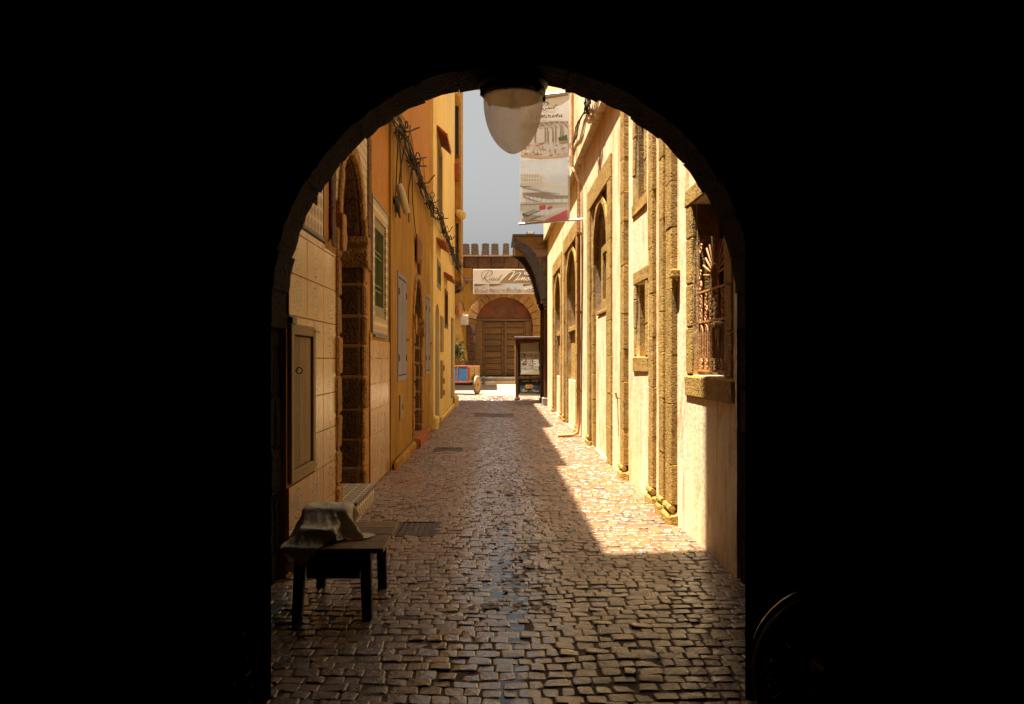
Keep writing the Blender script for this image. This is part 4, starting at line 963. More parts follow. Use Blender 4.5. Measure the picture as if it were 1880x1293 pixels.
MIM = [[(905, 420), (940, 370), (1010, 290), (1090, 225), (1180, 200), (1188, 215), (1150, 280), (1088, 362), (1150, 300), (1230, 240), (1300, 225), (1312, 240), (1270, 300), (1195, 385), (1200, 392)]]
IMO = [[(1285, 310), (1240, 350), (1245, 366), (1265, 360), (1310, 318)],
       [(1310, 318), (1275, 368), (1340, 315), (1350, 320), (1320, 368), (1385, 315), (1395, 322), (1370, 355), (1380, 368), (1410, 350)],
       [(1455, 318), (1425, 330), (1412, 356), (1428, 370), (1455, 360), (1475, 330), (1460, 318), (1452, 330), (1500, 335)]]
UNA = [[(1515, 318), (1490, 355), (1500, 370), (1530, 355), (1560, 318), (1540, 356), (1548, 368), (1575, 350)],
       [(1600, 318), (1570, 368), (1630, 316), (1640, 322), (1615, 356), (1625, 368), (1655, 350)],
       [(1715, 322), (1685, 325), (1664, 350), (1668, 372), (1690, 366), (1712, 335), (1700, 366), (1715, 372), (1745, 350)]]
def script(mb, strokes, tf, wide, w, mp, col):
    """nib-like ribbon for every stroke; each lies a hair above the last"""
    for si, st in enumerate(strokes):
        pts = bez(st); L = []; R_ = []; n = len(pts)
        for i, p in enumerate(pts):
            d = (pts[min(i + 1, n - 1)] - pts[max(i - 1, 0)])
            d = d.normalized() if d.length else Vector((1, 0))
            th = wide * (.32 + .68 * abs(d.y * .85 + d.x * .3)) * (.35 + .65 * min(1, 4 * i / n, 4 * (n - 1 - i) / n + .15))
            q = Vector((-d.y, d.x)) * th / 2; L.append(p + q); R_.append(p - q)
        vs = []
        for i, (a, b) in enumerate(zip(L, R_)):
            ww_ = w + si * .0006 + .0012 * i / n
            vs += [mp(*tf(a), ww_), mp(*tf(b), ww_)]
        mb.mesh(vs, [(2*i, 2*i+1, 2*i+3, 2*i+2) for i in range(n - 1)], col)

def poly(mb, pts, w, mp, col): mb.plate(pts, [], w, w, mp, col, sides=False)
BLK = {'R': [[(0,0),(0,1),(.6,1),(.7,.75),(.6,.5),(0,.5)], [(.3,.5),(.7,0)]], 'E': [[(.7,0),(0,0),(0,1),(.7,1)], [(0,.5),(.55,.5)]], 'C': [[(.7,.85),(.5,1),(.15,1),(0,.75),(0,.25),(.15,0),(.5,0),(.7,.15)]],
       'P': [[(0,0),(0,1),(.6,1),(.7,.75),(.6,.5),(0,.5)]], 'T': [[(.35,0),(.35,1)], [(0,1),(.7,1)]], 'I': [[(.2,0),(.2,1)]], 'O': [[(.15,0),(0,.25),(0,.75),(.15,1),(.55,1),(.7,.75),(.7,.25),(.55,0),(.15,0)]], 'N': [[(0,0),(0,1),(.7,0),(.7,1)]]}
def block(mb, txt, u, v, h, w, mp, col, th):
    for ch in txt:
        for st in BLK[ch]:
            for a, b in zip(st[:-1], st[1:]):
                a, b = Vector(a) * h, Vector(b) * h; d = (b - a).normalized(); q = Vector((-d.y, d.x)) * th / 2; a -= d * th / 2; b += d * th / 2
                mb.face([mp(u + p.x, v + p.y, w) for p in (a + q, b + q, b - q, a - q)], col); w += .0003
        u += h * (.95 if ch != 'I' else .5)
    return mb

# sign board over the door -----------------------------------------
sg = thing('shop_sign', 'long printed riad sign board in script lettering above the arched door', 'sign', (ex(940), EY - .1, ez(518)))
def scx(x): return ex(830 + x / 10.444)
def scz(y): return ez(480 + y / 10.444)
mp = FW(EY - .10); sU0, sU1, sV0, sV1 = scx(405), scx(1900), scz(632), scz(160)
box('board', *bx(mp, sU0, sU1, sV0, sV1, 0, .06), M['whitebox'], sg, 0, .01)
pr = MB(); CR = (.62, .52, .40); BR = (.17, .105, .045)
poly(pr, rect(sU0 + .03, sU1 - .03, sV0 + .03, sV1 - .03), .0625, mp, CR)
poly(pr, [(scx(900), scz(425)), (scx(1000), scz(320)), (scx(1160), scz(172)), (sU1 - .04, scz(172)), (sU1 - .04, scz(425))], .065, mp, (.25, .155, .062))
for k, (a, b) in enumerate(((425, 700), (712, 1022), (1030, 1345), (1358, 1600), (1612, 1880))):
    z0, z1 = scz(605), scz(440); u0, u1 = scx(a), scx(b); L = u1 - u0; H = z1 - z0; w_ = .065
    poly(pr, rect(u0, u1, z0, z1), w_, mp, [(.42, .38, .30), (.46, .40, .31), (.42, .45, .42), (.55, .52, .46), (.45, .42, .36)][k]); w_ += .001
    rnd = random.Random(k + 3)
    poly(pr, rect(u0, u1, z0, z0 + H * .38), w_, mp, (.36, .27, .19)); w_ += .001
    if k != 2: poly(pr, [(u0, z1), (u0 + L * .9, z1), (u0 + L * .6, z1 - H * .14), (u0, z1 - H * .28)], w_, mp, (.13, .085, .05)); w_ += .001
    for q in range(9):
        a_ = u0 + L * rnd.random() * .85; b_ = z0 + H * rnd.random() * .5; s_ = L * rnd.uniform(.04, .14)
        poly(pr, rect(a_, min(a_ + s_, u1), b_, b_ + s_ * rnd.uniform(.4, 1.1)), w_, mp, rnd.choice([(.45, .14, .10), (.20, .17, .13), (.66, .62, .55), (.33, .20, .11), (.25, .28, .27)])); w_ += .0006
tf = lambda p: (scx(p[0]), scz(p[1]))
script(pr, RIAD, tf, 17, .068, mp, (.06, .035, .015)); script(pr, MIM, tf, 26, .068, mp, (.78, .72, .60)); script(pr, IMO + UNA, tf, 17, .069, mp, (.85, .80, .72))
block(pr, 'RECEPTION', scx(1385), scz(262), 52 / 10.444 * ke, .069, mp, (.80, .76, .68), .028)
pr.build('print', 'print', sg, recalc=False)

# white meter box, lantern, plant beside the end house -----------------
o = thing('white_wall_box', 'white square utility box on the amber wall left of the great door', 'utility box', (ex(852), EY - .02, ez(587)))
box('case', *bx(FW(EY), ex(845), ex(860), ez(597), ez(579), .003, .22), 'whitebox', o, 0, .02); box('lid', *bx(FW(EY), ex(846), ex(859), ez(595.5), ez(580.5), .222, .235), 'whitebox', o, 0, .005)
ln = thing('wall_lantern', 'rusty lantern hanging on a curled bracket above the white utility box', 'lantern', (ex(843), EY - .2, ez(570)))
MB().lathe([(.02, .75), (.17, .55), (.20, .12), (.10, 0), (.0, 0)], (ex(843), EY - .3, ez(581)), 8).build('lantern_body', 'iron', ln)
MB().tube([(ex(843), EY - .3, ez(581) + .75), (ex(844), EY - .3, ez(552)), (ex(848), EY - .25, ez(553)), (ex(851), EY - .12, ez(560)), (ex(853), EY - .02, ez(572))], .02, 5).build('bracket', 'blackiron', ln)
pt = thing('wall_plant', 'small leafy green plant on the wall below the white utility box', 'plant', (ex(840), EY - .2, ez(657)))
MB().tube([(ex(839), EY - .01, ez(655)), (ex(840), EY - .2, ez(650)), (ex(841), EY - .22, ez(640))], .02, 5).build('stem', 'wood_grey', pt)
m = MB()
for k in range(90):
    c = Vector((ex(840) + random.gauss(0, .18), EY - .25 + random.gauss(0, .12), ez(645) + random.gauss(0, .25))); a = Vector((random.uniform(-1, 1), random.uniform(-1, 1), random.uniform(-.6, 1))).normalized() * .13; b = a.orthogonal().normalized() * .05
    m.face([c - a, c + b, c + a, c - b])
m.build('foliage', 'leaf', pt, recalc=False, kind='stuff')

# ================================================================== BANNER
BY = 14.25; kb = BY / F
def bxx(x): return (x - 909) * kb
def bz(y): return EYE + (658 - y) * kb
bn = thing('hanging_banner', 'tall printed cloth banner hung between two rods from the sunlit wall', 'banner', (bxx(1003), BY, bz(290)))
mp = FW(BY)
def bu(x): return bxx(820 + x / 4.31)          # units of the enlarged photograph
def bv(y): return bz(140 + y / 4.31)
MB().tube([(bu(575), BY + .25, bv(1152)), (XR - .02, BY - .05, bv(1135))], .022, 8).build('rod', 'alu', bn); MB().tube([(bu(575), BY + .25, bv(132)), (XR - .12, BY - .03, bv(125))], .022, 8).build('rod', 'alu', bn)
b = MB(); U0, U1, V0, V1 = bu(582), bu(975), bv(1140), bv(135); n = 16
WHT = (.66, .68, .69)
rows_ = [(V0 + (V1 - V0) * j / 30) for j in range(31)]
def bw(u, v): return .018 * math.sin((u - U0) * 5.0 + (v - V0) * .9) + .008 * math.sin((v - V0) * 4)
def bmp(u, v, w): return (u - w * .26, BY - w + (U1 - u) * .27 - bw(u, v), v)
b.mesh([bmp(U0 + (U1 - U0) * i / n, v, 0) for v in rows_ for i in range(n + 1)], [(j*(n+1)+i, j*(n+1)+i+1, (j+1)*(n+1)+i+1, (j+1)*(n+1)+i) for j in range(30) for i in range(n)], WHT)
b.build('cloth', 'banner', bn, smooth=True, recalc=False)
def dense(pts, step=.05):
    out = []
    for i, p in enumerate(pts):
        q = pts[(i + 1) % len(pts)]; L = math.hypot(q[0] - p[0], q[1] - p[1]); k = max(1, int(L / step))
        out += [(p[0] + (q[0] - p[0]) * t / k, p[1] + (q[1] - p[1]) * t / k) for t in range(k)]
    return out
p_ = MB(); wl = [.003]
def pic(pts, col):
    # cut into vertical strips so that the print follows the cloth
    us = [a for a, _ in pts]; lo, hi = bu(min(us)), bu(max(us)); P2 = [(bu(a), bv(c)) for a, c in pts]
    k = max(1, int((hi - lo) / .07))
    for s in range(k):
        a, c = lo + (hi - lo) * s / k, lo + (hi - lo) * (s + 1) / k; Q = P2
        for edge, sign in ((a, 1), (c, -1)):
            out = []
            for i in range(len(Q)):
                p, q = Q[i], Q[(i + 1) % len(Q)]; ip, iq = sign * (p[0] - edge) >= -1e-9, sign * (q[0] - edge) >= -1e-9
                if ip: out.append(p)
                if ip != iq: t = (edge - p[0]) / (q[0] - p[0]); out.append((edge, p[1] + t * (q[1] - p[1])))
            Q = out
            if len(Q) < 3: break
        if len(Q) >= 3: poly(p_, Q, wl[0], bmp, col)
    wl[0] += .0005
LX, RX = 592, 962
pic([(LX, 148), (RX, 140), (RX, 152), (820, 162), (LX, 195)], (.40, .33, .24))
# terrace photograph
pic([(LX, 350), (760, 352), (860, 345), (RX, 356), (RX, 620), (880, 634), (760, 634), (LX, 605)], (.66, .62, .54))
pic([(LX, 350), (860, 345), (RX, 356), (RX, 402), (LX, 392)], (.38, .30, .20))
for k in range(9): pic([(LX + k * 42, 352), (LX + k * 42 + 12, 352), (LX + k * 42 + 40, 396), (LX + k * 42 + 26, 396)], (.62, .52, .38))
for a in (700, 780, 800, 840, 862, 900): pic([(a, 395), (a + 9, 395), (a + 9, 510), (a, 510)], (.30, .22, .15))
pic([(905, 380), (925, 380), (925, 480), (905, 480)], (.45, .38, .28)); pic([(885, 480), (955, 460), (958, 500), (890, 505)], (.13, .16, .07))
rn = random.Random(5)
for k in range(34):
    a = rn.uniform(LX + 5, 930); c = rn.uniform(500, 600); s = rn.uniform(12, 34); pic([(a, c), (a + s, c - 4), (a + s, c + s * .35), (a, c + s * .4)], rn.choice([(.36, .24, .15), (.62, .46, .30), (.76, .70, .60), (.48, .20, .10), (.55, .50, .42)]))
for k in range(16):
    a = rn.uniform(LX + 5, 940); c = rn.uniform(515, 590); pic([(a, c), (a + 4, c), (a + 4, c + 34), (a, c + 34)], (.28, .17, .10))
pic([(LX, 600), (760, 626), (880, 628), (RX, 612), (RX, 622), (880, 637), (760, 637), (LX, 612)], (.60, .34, .15))
# harbour photograph
pic([(LX, 650), (RX, 645), (RX, 1140), (LX, 1140)], (.60, .61, .59)); pic([(590, 742), (750, 752), (755, 830), (590, 832)], (.62, .56, .46))
for r_ in range(3):
    for k in range(7): pic([(598 + k * 21, 762 + r_ * 22), (606 + k * 21, 762 + r_ * 22), (606 + k * 21, 774 + r_ * 22), (598 + k * 21, 774 + r_ * 22)], (.40, .32, .22))
pic([(590, 830), (760, 830), (870, 862), (RX, 868), (RX, 890), (800, 884), (590, 848)], (.55, .47, .34)); pic([(590, 846), (650, 872), (760, 905), (905, 930), (905, 936), (760, 915), (650, 884), (590, 860)], (.30, .21, .12))
for k, a in enumerate((640, 662, 690, 720, 755, 798, 848, 912)): pic([(a, 948 - k), (a + 4, 948 - k), (a + 4, 1005), (a, 1005)], (.32, .26, .18))
pic([(592, 985), (RX, 1000), (RX, 1040), (592, 1062)], (.50, .44, .34)); pic([(592, 1000), (RX, 1005), (RX, 1012), (592, 1008)], (.36, .30, .22))
pic([(605, 1075), (690, 1050), (750, 1062), (650, 1102), (610, 1095)], (.14, .14, .10)); pic([(608, 1072), (690, 1046), (750, 1058), (655, 1092)], (.42, .44, .36))
pic([(740, 1020), (790, 1014), (788, 1050), (742, 1060)], (.52, .10, .08)); pic([(808, 1030), (850, 1022), (830, 1052), (800, 1056)], (.50, .10, .09)); pic([(700, 1130), (960, 1040), (RX, 1060), (780, 1140)], (.60, .52, .40)); pic([(780, 1140), (RX, 1058), (RX, 1140)], (.52, .11, .12))
pic([(600, 1120), (700, 1090), (720, 1100), (640, 1138), (605, 1138)], (.46, .38, .28))
script(p_, RIAD, lambda p: (bu(738 + (p[0] - 575) * .355), bv(190 + (p[1] - 182) * .30)), 30, .004, bmp, (.16, .08, .03))
sh = lambda p: (bu(735 + (p[0] - 1280) * .415), bv(316 + (p[1] - 370) * .42))
script(p_, MIM, lambda p: (bu(610 + (p[0] - 900) * .29), bv(316 + (p[1] - 390) * .28)), 30, .004, bmp, (.16, .08, .03)); script(p_, IMO + UNA, sh, 24, .006, bmp, (.16, .08, .03))
p_.build('print', 'banner', bn, recalc=False)

# ================================================================== HANGING LAMP UNDER THE ARCH CROWN
LY = 5.02; kl = LY / F; lx = 33 * kl
def lz(y): return EYE + (658 - y) * kl
lp = thing('hanging_lamp', 'frosted bowl street lamp hanging from the crown of the dark arch', 'lamp', (lx, LY, lz(150)))
R0 = 54.5 * kl; zt, zb_ = lz(178), lz(283); H = zt - zb_
prof = []
for k in range(17):
    t = math.sin(k / 16 * math.pi / 2) ** .9; prof.append((R0 * max(0.0, (1 - t ** 2.35)) ** .62, zt - H * t))
prof[-1] = (.0005, zb_)
inner = [(max(.0004, r - .006), z_ + (.006 if z_ < zt - .01 else 0)) for r, z_ in reversed(prof)]
MB().lathe(prof, (lx, LY, 0), 48).build('bowl', 'globe', lp, smooth=True)
MB().lathe([(R0 * .97, zt + .004), (R0 + .006, zt + .004), (R0 + .014, zt + .012), (R0 + .018, zt + .03), (R0 + .010, zt + .05), (R0 + .03, zt + .06), (R0 + .035, zt + .085), (R0 + .01, zt + .10), (R0 * .9, zt + .14), (R0 * .55, zt + .20), (R0 * .3, zt + .24), (.05, zt + .30)], (lx, LY, 0), 48).build('housing', 'blackiron', lp, smooth=True)
for k in range(6):
    a = k * math.pi / 3 + .3; c = (lx + (R0 + .016) * math.cos(a), LY + (R0 + .016) * math.sin(a)); box('clip', (c[0] - .012, c[1] - .012, zt - .012), (c[0] + .012, c[1] + .012, zt + .045), 'blackiron', lp)
MB().lathe([(.001, zt + .003), (R0 * .97, zt + .003), (R0 * .965, zt - .012), (R0 * .90, zt - .004), (.001, zt - .002)], (lx, LY, 0), 32).build('reflector', surf('amber_reflector', (.82, .62, .26), (.68, .46, .15), None, scale=6, bump=.1, rough=.4), lp, smooth=True)
MB().lathe([(.001, zt - .072), (.03, zt - .066), (.036, zt - .045), (.024, zt - .02), (.018, zt - .012), (.018, zt - .009)], (lx, LY, 0), 16).build('bulb', 'whitebox', lp, smooth=True)
MB().tube([(lx, LY, zt + .28), (lx, LY, ACZ + AR + .08)], .025, 8).build('stem', 'blackiron', lp)

# ================================================================== CABLE BUNDLES
cb = thing('cable_bundle', 'tangled bundle of dark electric cables strung along the left house fronts', 'cables', (XL2, 17, 4.3))
def facade_x(y): return XL1 if y < 10.2 else (XL2 if y < 16.15 else XL3)
def cable_path(off, y0=8.5, y1=24.6, sag=.06):
    pts = []; y = y0; ph = random.random() * 6
    while y <= y1:
        hook = math.sin((y - 8.5) / 2.1 * math.pi) ** 2
        z = 4.34 - .012 * (y - 10) + sag * -hook + off[1] + .018 * math.sin(3.3 * y + ph) + .012 * math.sin(7.7 * y + ph * 2)
        fx = min(facade_x(y - .25), 9); fx = max(facade_x(y - .25), facade_x(y + .25))
        pts.append((fx + .09 + off[0] + .015 * math.sin(2.1 * y + ph), y, z)); y += .22
    return pts
for k in range(9):
    MB().tube(cable_path((random.uniform(-.03, .05), random.uniform(-.06, .06)), sag=random.uniform(.02, .14)), random.choice([.006, .008, .010, .014]), 5).build('cable', 'cable', cb)
for y in (9.3, 10.5, 11.9, 12.25, 13.4, 15.0, 16.6, 18.2, 19.3, 20.6, 21.8, 23.2, 24.3, 24.6):
    z = 4.34 - .012 * (y - 10); fx = facade_x(y)
    L = random.uniform(.10, .20)
    MB().tube([(fx - .02, y, z - .04), (fx + .20, y + random.uniform(-.05, .05), z - .02), (fx + .2 + L * .6, y + random.uniform(-.05, .1), z + random.uniform(-.02, .12))], .011, 5).build('bracket', 'blackiron', cb)
    m = MB()
    for q in range(random.randint(3, 6)):
        c = Vector((fx + .10 + random.gauss(0, .03), y + random.gauss(0, .10), z + random.gauss(0, .05))); a = random.random() * 6; r = random.uniform(.03, .075)
        m.tube([c + Vector((r * .5 * math.cos(t + a), r * 1.1 * math.cos(t), r * math.sin(t + a))) for t in [i * .55 for i in range(12)]], .009, 5)
    m.build('cable_coil', 'cable', cb)
    m = MB()
    for q in range(4):
        c = Vector((fx + .10, y + random.gauss(0, .08), z)); m.tube([c, c + Vector((random.uniform(-.03, .09), random.uniform(-.2, .2), random.uniform(-.20, .12))), c + Vector((random.uniform(.02, .14), random.uniform(-.25, .25), random.uniform(-.26, .10)))], .006, 4)
    m.build('loose_ends', 'cable', cb)
for (y, z0, z1, x) in ((10.35, 4.3, 3.25, .05), (10.42, 4.3, 3.2, .09), (11.0, 4.25, 3.6, .03), (12.0, 4.2, 3.4, .02)):
    fx = facade_x(y); MB().tube([(fx + .08, y, z0), (fx + x, y + .05, (z0 + z1) / 2 + .1), (fx + .03, y + .02, z1)], .009, 5).build('drop_cable', 'cable', cb)
MB().tube([(XL2 + .08, 12.0, 4.2), (XL2 + .05, 12.4, 3.75), (XL2 + .04, 12.9, 3.4), (XL2 + .04, 13.4, 3.30)], .008, 5).build('drop_cable', 'cable', cb)
MB().tube([(XL3 + .10, 24.6, 4.15), (XL3 + .2, 24.7, 3.6), (XL3 + .1, 24.74, 3.65)], .010, 5).tube([(XL3 + .06, 24.6, 4.15), (XL3 + .36, 24.65, 3.7), (XL3 + .2, 24.74, 3.4)], .008, 5).build('drop_cable', 'cable', cb)
# ceramic wall lamp below the cables
wl_ = thing('wall_lamp', 'long cream lamp case hanging below the cables on the ochre wall', 'wall lamp', (XL2 + .1, 10.5, 3.5))
MB().tube([(XL2 + .07, 10.44, 3.62), (XL2 + .10, 10.50, 3.50), (XL2 + .15, 10.64, 3.30)], [.04, .055, .045], 10).build('lamp_case', 'plastic_band', wl_, smooth=True)
MB().tube([(XL2 + .02, 10.40, 3.45), (XL2 + .05, 10.44, 3.36), (XL2 + .08, 10.50, 3.20)], [.05, .035, .01], 8).build('lamp_mount', 'blackiron', wl_)
# rusty triangular plate on the ochre wall
tpz = thing('rusty_plate', 'rusty triangular iron plate hanging by a cable on the ochre wall', 'plate', (XL2, 13.6, 3.2))
m = MB(); m.plate([(13.15, 3.40), (14.05, 3.36), (14.0, 3.18), (13.35, 2.92), (13.2, 2.98)], [], .03, .05, LW(XL2)); m.build('plate', surf('rusted_sheet', (.20, .07, .022), (.13, .045, .016), (.3, .12, .04), scale=6, bump=.5, bscale=30), tpz, .004)
# right hand cable and its knot
mp = RW(XR - .115)
rc = thing('slack_cable', 'slack dark cable with a knotted clump on the sunlit upper storey', 'cable', (XR - .15, 13, 5.1))
for k in range(3): MB().tube([mp(10.0 + t * .35, 5.15 + .05 * math.sin(t * .8 + k) - .02 * k + .012 * t, .04 + .02 * math.sin(t * 1.3 + k)) for t in range(20)], .010, 5).build('cable', 'cable', rc)
m = MB()
for q in range(7):
    c = Vector(mp(11.9 + random.gauss(0, .14), 5.12 + random.gauss(0, .05), .08)); r = random.uniform(.04, .10)
    m.tube([c + Vector((.3 * r * math.sin(t * 2 + q), r * 1.6 * math.cos(t + q), r * math.sin(t + q))) for t in [i * .5 for i in range(14)]], .011, 5)
m.build('cable_knot', 'cable', rc)
# floor meter hatch on the ochre wall
mpz = LW(XL2); mh = thing('meter_cover', 'small pale cover plate low on the ochre wall under the first shutter', 'meter cover', (XL2, 11.3, .7))
box('plate', *bx(mpz, 11.05, 11.55, .56, .90, .002, .02), 'wood_grey', mh, 0, .004); box('latch', *bx(mpz, 11.27, 11.33, .70, .76, .021, .03), 'blackiron', mh)
# white pipe bracket on the jettied house
ob = thing('wall_spout', 'pale round rain spout sticking out of the amber upper storey', 'spout', (-1.1, 24.7, 5.75))
MB().tube([(-1.2, 24.85, 5.85), (-1.08, 24.72, 5.78), (-.97, 24.6, 5.68)], [.10, .12, .13], 10).build('spout', 'pale', ob, smooth=True)
rb = thing('red_wall_box', 'small red box fixed high on the amber corner wall', 'box', (-1.15, 24.9, 6.9))
box('case', (-1.25, 24.74 - .25, 6.75), (-1.08, 24.74 - .002, 7.25), 'redpaint', rb, 0, .01); box('lid', (-1.24, 24.74 - .275, 6.78), (-1.09, 24.74 - .252, 7.22), 'redpaint', rb)

# ================================================================== DISPLAY BOARD
DY = 27.3; kd = DY / F
db = thing('display_board', 'standing wooden display case with photographs and a dark painted lower panel', 'display board', (1.2, DY, 0), local=True, rz=rad(-13))
db.location = (.68, DY, 0)
mp = FW(0); Wd, Ht = .92, 2.10
for a in (0, Wd - .09): box('post', *bx(mp, a, a + .09, 0 if a else 0, Ht - .05, -.09, 0), 'wood_red', db, 0, .008)
box('top_rail', *bx(mp, -.04, Wd + .04, Ht - .045, Ht + .02, -.13, .04), 'wood_red', db, 0, .008); box('side_panel', *bx(mp, -.03, -.002, .55, 1.85, -.45, -.0), 'cartwood', db)
box('rail', *bx(mp, .093, Wd - .093, .74, .80, -.08, -.005), 'wood_red', db); box('rail', *bx(mp, .093, Wd - .093, .16, .20, -.08, -.005), 'wood_red', db); box('rail', *bx(mp, .093, Wd - .093, 1.92, Ht - .05, -.08, -.005), 'wood_red', db)
for s in (-1, 1): stone('foot', *bx(mp, (0 if s < 0 else Wd - .09) - .005, (0 if s < 0 else Wd - .09) + .095, -.02, .08, -.30, .12), 'wood_red', db, 0, .01)
box('backing', *bx(mp, .093, Wd - .093, .805, 1.915, -.08, -.05), 'wood_dark', db); box('lower_panel', *bx(mp, .093, Wd - .093, .205, .735, -.07, -.03), surf('dark_teal_panel', (.05, .075, .08), (.035, .055, .06), None, scale=5, bump=.15, rough=.4), db)
q = MB(); w_ = -.0485
poly(q, rect(.16, .78, .86, 1.9), w_, mp, (.36, .30, .22)); w_ += .002
poly(q, rect(.16, .80, .86, 1.62), w_, mp, (.55, .57, .58)); w_ += .002
rn = random.Random(11)
for (a, b, c, d) in ((.18, .36, 1.42, 1.56), (.40, .58, 1.44, 1.56), (.62, .78, 1.42, 1.56), (.18, .34, 1.22, 1.36), (.37, .56, 1.2, 1.36), (.60, .78, 1.18, 1.36), (.18, .55, .98, 1.16), (.58, .78, .96, 1.14)):
    poly(q, rect(a, b, c, d), w_, mp, rn.choice([(.42, .33, .22), (.35, .40, .45), (.55, .47, .33), (.30, .20, .12)])); w_ += .001
    for k in range(5):
        u_ = rn.uniform(a, b - .06); v_ = rn.uniform(c, d - .05); poly(q, rect(u_, u_ + rn.uniform(.02, .06), v_, v_ + rn.uniform(.015, .05)), w_, mp, rn.choice([(.6, .57, .5), (.16, .12, .09), (.55, .36, .12), (.25, .35, .42)])); w_ += .0006
poly(q, [(.16, .86), (.80, .86), (.80, 1.0), (.16, .9)], w_, mp, (.5, .34, .13))
q.build('photo_sheet', 'print', db, recalc=False)
q = MB(); YL = (.62, .45, .14); w_ = -.028
arab = [[(.22, .66), (.26, .63), (.30, .64), (.32, .67)], [(.32, .66), (.35, .63), (.38, .67), (.39, .63), (.44, .63), (.45, .67)], [(.52, .63), (.57, .62), (.60, .66), (.57, .69), (.62, .63), (.66, .63), (.67, .68)], [(.70, .68), (.72, .62), (.69, .60)], [(.75, .70), (.75, .63)]]
script(q, arab, lambda p: (p[0], p[1]), .028, w_, mp, YL)
script(q, RIAD, lambda p: (.20 + (p[0] - 560) / 2000, .30 - (p[1] - 370) / 2400), 40, w_, mp, YL)
script(q, MIM + IMO + UNA, lambda p: (.47 + (p[0] - 900) / 2500, .30 - (p[1] - 370) / 2600), 40, w_ + .002, mp, YL)
for (cx_, c) in ((.40, (.55, .26, .05)), (.52, (.50, .16, .06))):
    for k in range(6):
        a = k * math.pi / 3; pc = (cx_ + .05 * math.cos(a), .46 + .045 * math.sin(a)); poly(q, [(pc[0] + .032 * math.cos(t), pc[1] + .03 * math.sin(t)) for t in [i * math.pi / 4 for i in range(8)]], w_ + .001 + .0006 * k + (.004 if cx_ > .45 else 0), mp, c)
q.build('painted_lettering', 'print', db, recalc=False)

# ================================================================== BLUE CART
ct = thing('hand_cart', 'blue panelled wooden hand cart with red trim parked at the alley end', 'cart', (-1.25, 32.0, 0), local=True, rz=rad(-20))
x0, x1, y0, y1, z0, z1 = -1.0, .40, -.45, .75, .46, 1.10
box('bed', (x0, y0, z0), (x1, y1, z0 + .05), 'cartwood', ct)
for yy in (y0, y1):
    box('front_rail', (x0, yy - .02, z0 - .01), (x1, yy + .02, z0 + .05), 'redpaint', ct, 0, .004); box('front_rail', (x0, yy - .02, z1 - .04), (x1, yy + .02, z1 + .01), 'redpaint', ct, 0, .004)
    for k in range(4):
        xa = x0 + k * (x1 - x0) / 3; box('front_post', (min(xa, x1 - .05), yy - .022, z0 + .052), (min(xa, x1 - .05) + .05, yy + .022, z1 - .042), 'redpaint', ct, 0, .004)
        if k < 3: box('front_panel', (xa + .052, yy - .012, z0 + .052), (xa + (x1 - x0) / 3 - .002, yy + .012, z1 - .042), 'blue', ct)
for xx in (x0, x1):
    for k in range(3): box('side_plank', (xx - .012, y0 + .03, z0 + .06 + k * .19), (xx + .015, y1 - .03, z0 + .06 + k * .19 + .182), 'cartwood', ct, 0, .005)
    for yy in (y0 + .1, (y0 + y1) / 2, y1 - .1): box('side_batten', (xx + .016, yy - .03, z0), (xx + .036, yy + .03, z1), 'cartwood', ct, 0, .004)
for xx in (x0 - .13, x1 + .14):
    MB().lathe([(.27, -.05), (.33, -.06), (.36, -.04), (.36, .04), (.33, .06), (.27, .05)], (xx, .12, .36), 28, 'X').build('tyre', surf('pale_dusty_tyre', (.30, .22, .13), (.20, .14, .08), None, scale=5, bump=.4), ct)
    MB().lathe([(.001, -.03), (.27, -.045), (.275, .045), (.001, .03)], (xx, .12, .36), 28, 'X').build('rim', 'cartwood', ct); MB().lathe([(.001, -.09), (.045, -.08), (.055, .08), (.001, .09)], (xx, .12, .36), 12, 'X').build('hub', 'iron', ct)
MB().tube([(x0 - .12, .12, .36), (x1 + .12, .12, .36)], .025, 8).build('axle', 'blackiron', ct)
box('axle_beam', (x0 + .05, .05, .385), (x1 - .05, .19, z0 - .003), 'wood_dark', ct)
box('prop_leg', (-.30, y0 + .03, 0), (-.25, y0 + .08, z0 - .002), 'wood_dark', ct)
for xx in (x0 + .1, x1 - .1): MB().tube([(xx, y1, z0 + .03), (xx, y1 + .8, z0 + .2)], .025, 6).build('shaft', 'wood_dark', ct)

# ================================================================== DRAIN GRATES
for (k, (a, b_, c, d)) in enumerate(drains):
    lab = ['patterned iron drain grate in the paving just beyond the small table', 'narrow iron drain cover near the red doorstep', 'wide flat iron drain cover across the middle of the far paving'][k]
    zc = ground_z((a + b_) / 2, (c + d) / 2)
    dg = thing('drain_grate', lab, 'drain cover', ((a + b_) / 2, (c + d) / 2, zc), 'drain covers in the paving')
    m = MB(); m.plate(rect(a, b_, c, d), [rect(a + .025, b_ - .025, c + .025, d - .025)], zc - .05, zc + .002, lambda u, v, w: (u, v, w)); m.build('frame', 'blackiron', dg)
    box('plate', (a + .02, c + .02, zc - .05), (b_ - .02, d - .02, zc - .018), 'blackiron', dg)
    nb = max(5, int((b_ - a) / .055))
    for i in range(nb): box('bar', (a + .03 + i * (b_ - a - .06) / nb, c + .026, zc - .017), (a + .03 + i * (b_ - a - .06) / nb + .028, d - .026, zc - .002), 'blackiron', dg, 0, .003)
    for i in range(4): box('cross_bar', (a + .026, c + (d - c) * (i + 1) / 5 - .012, zc - .016), (b_ - .026, c + (d - c) * (i + 1) / 5 + .012, zc - .004), 'blackiron', dg)
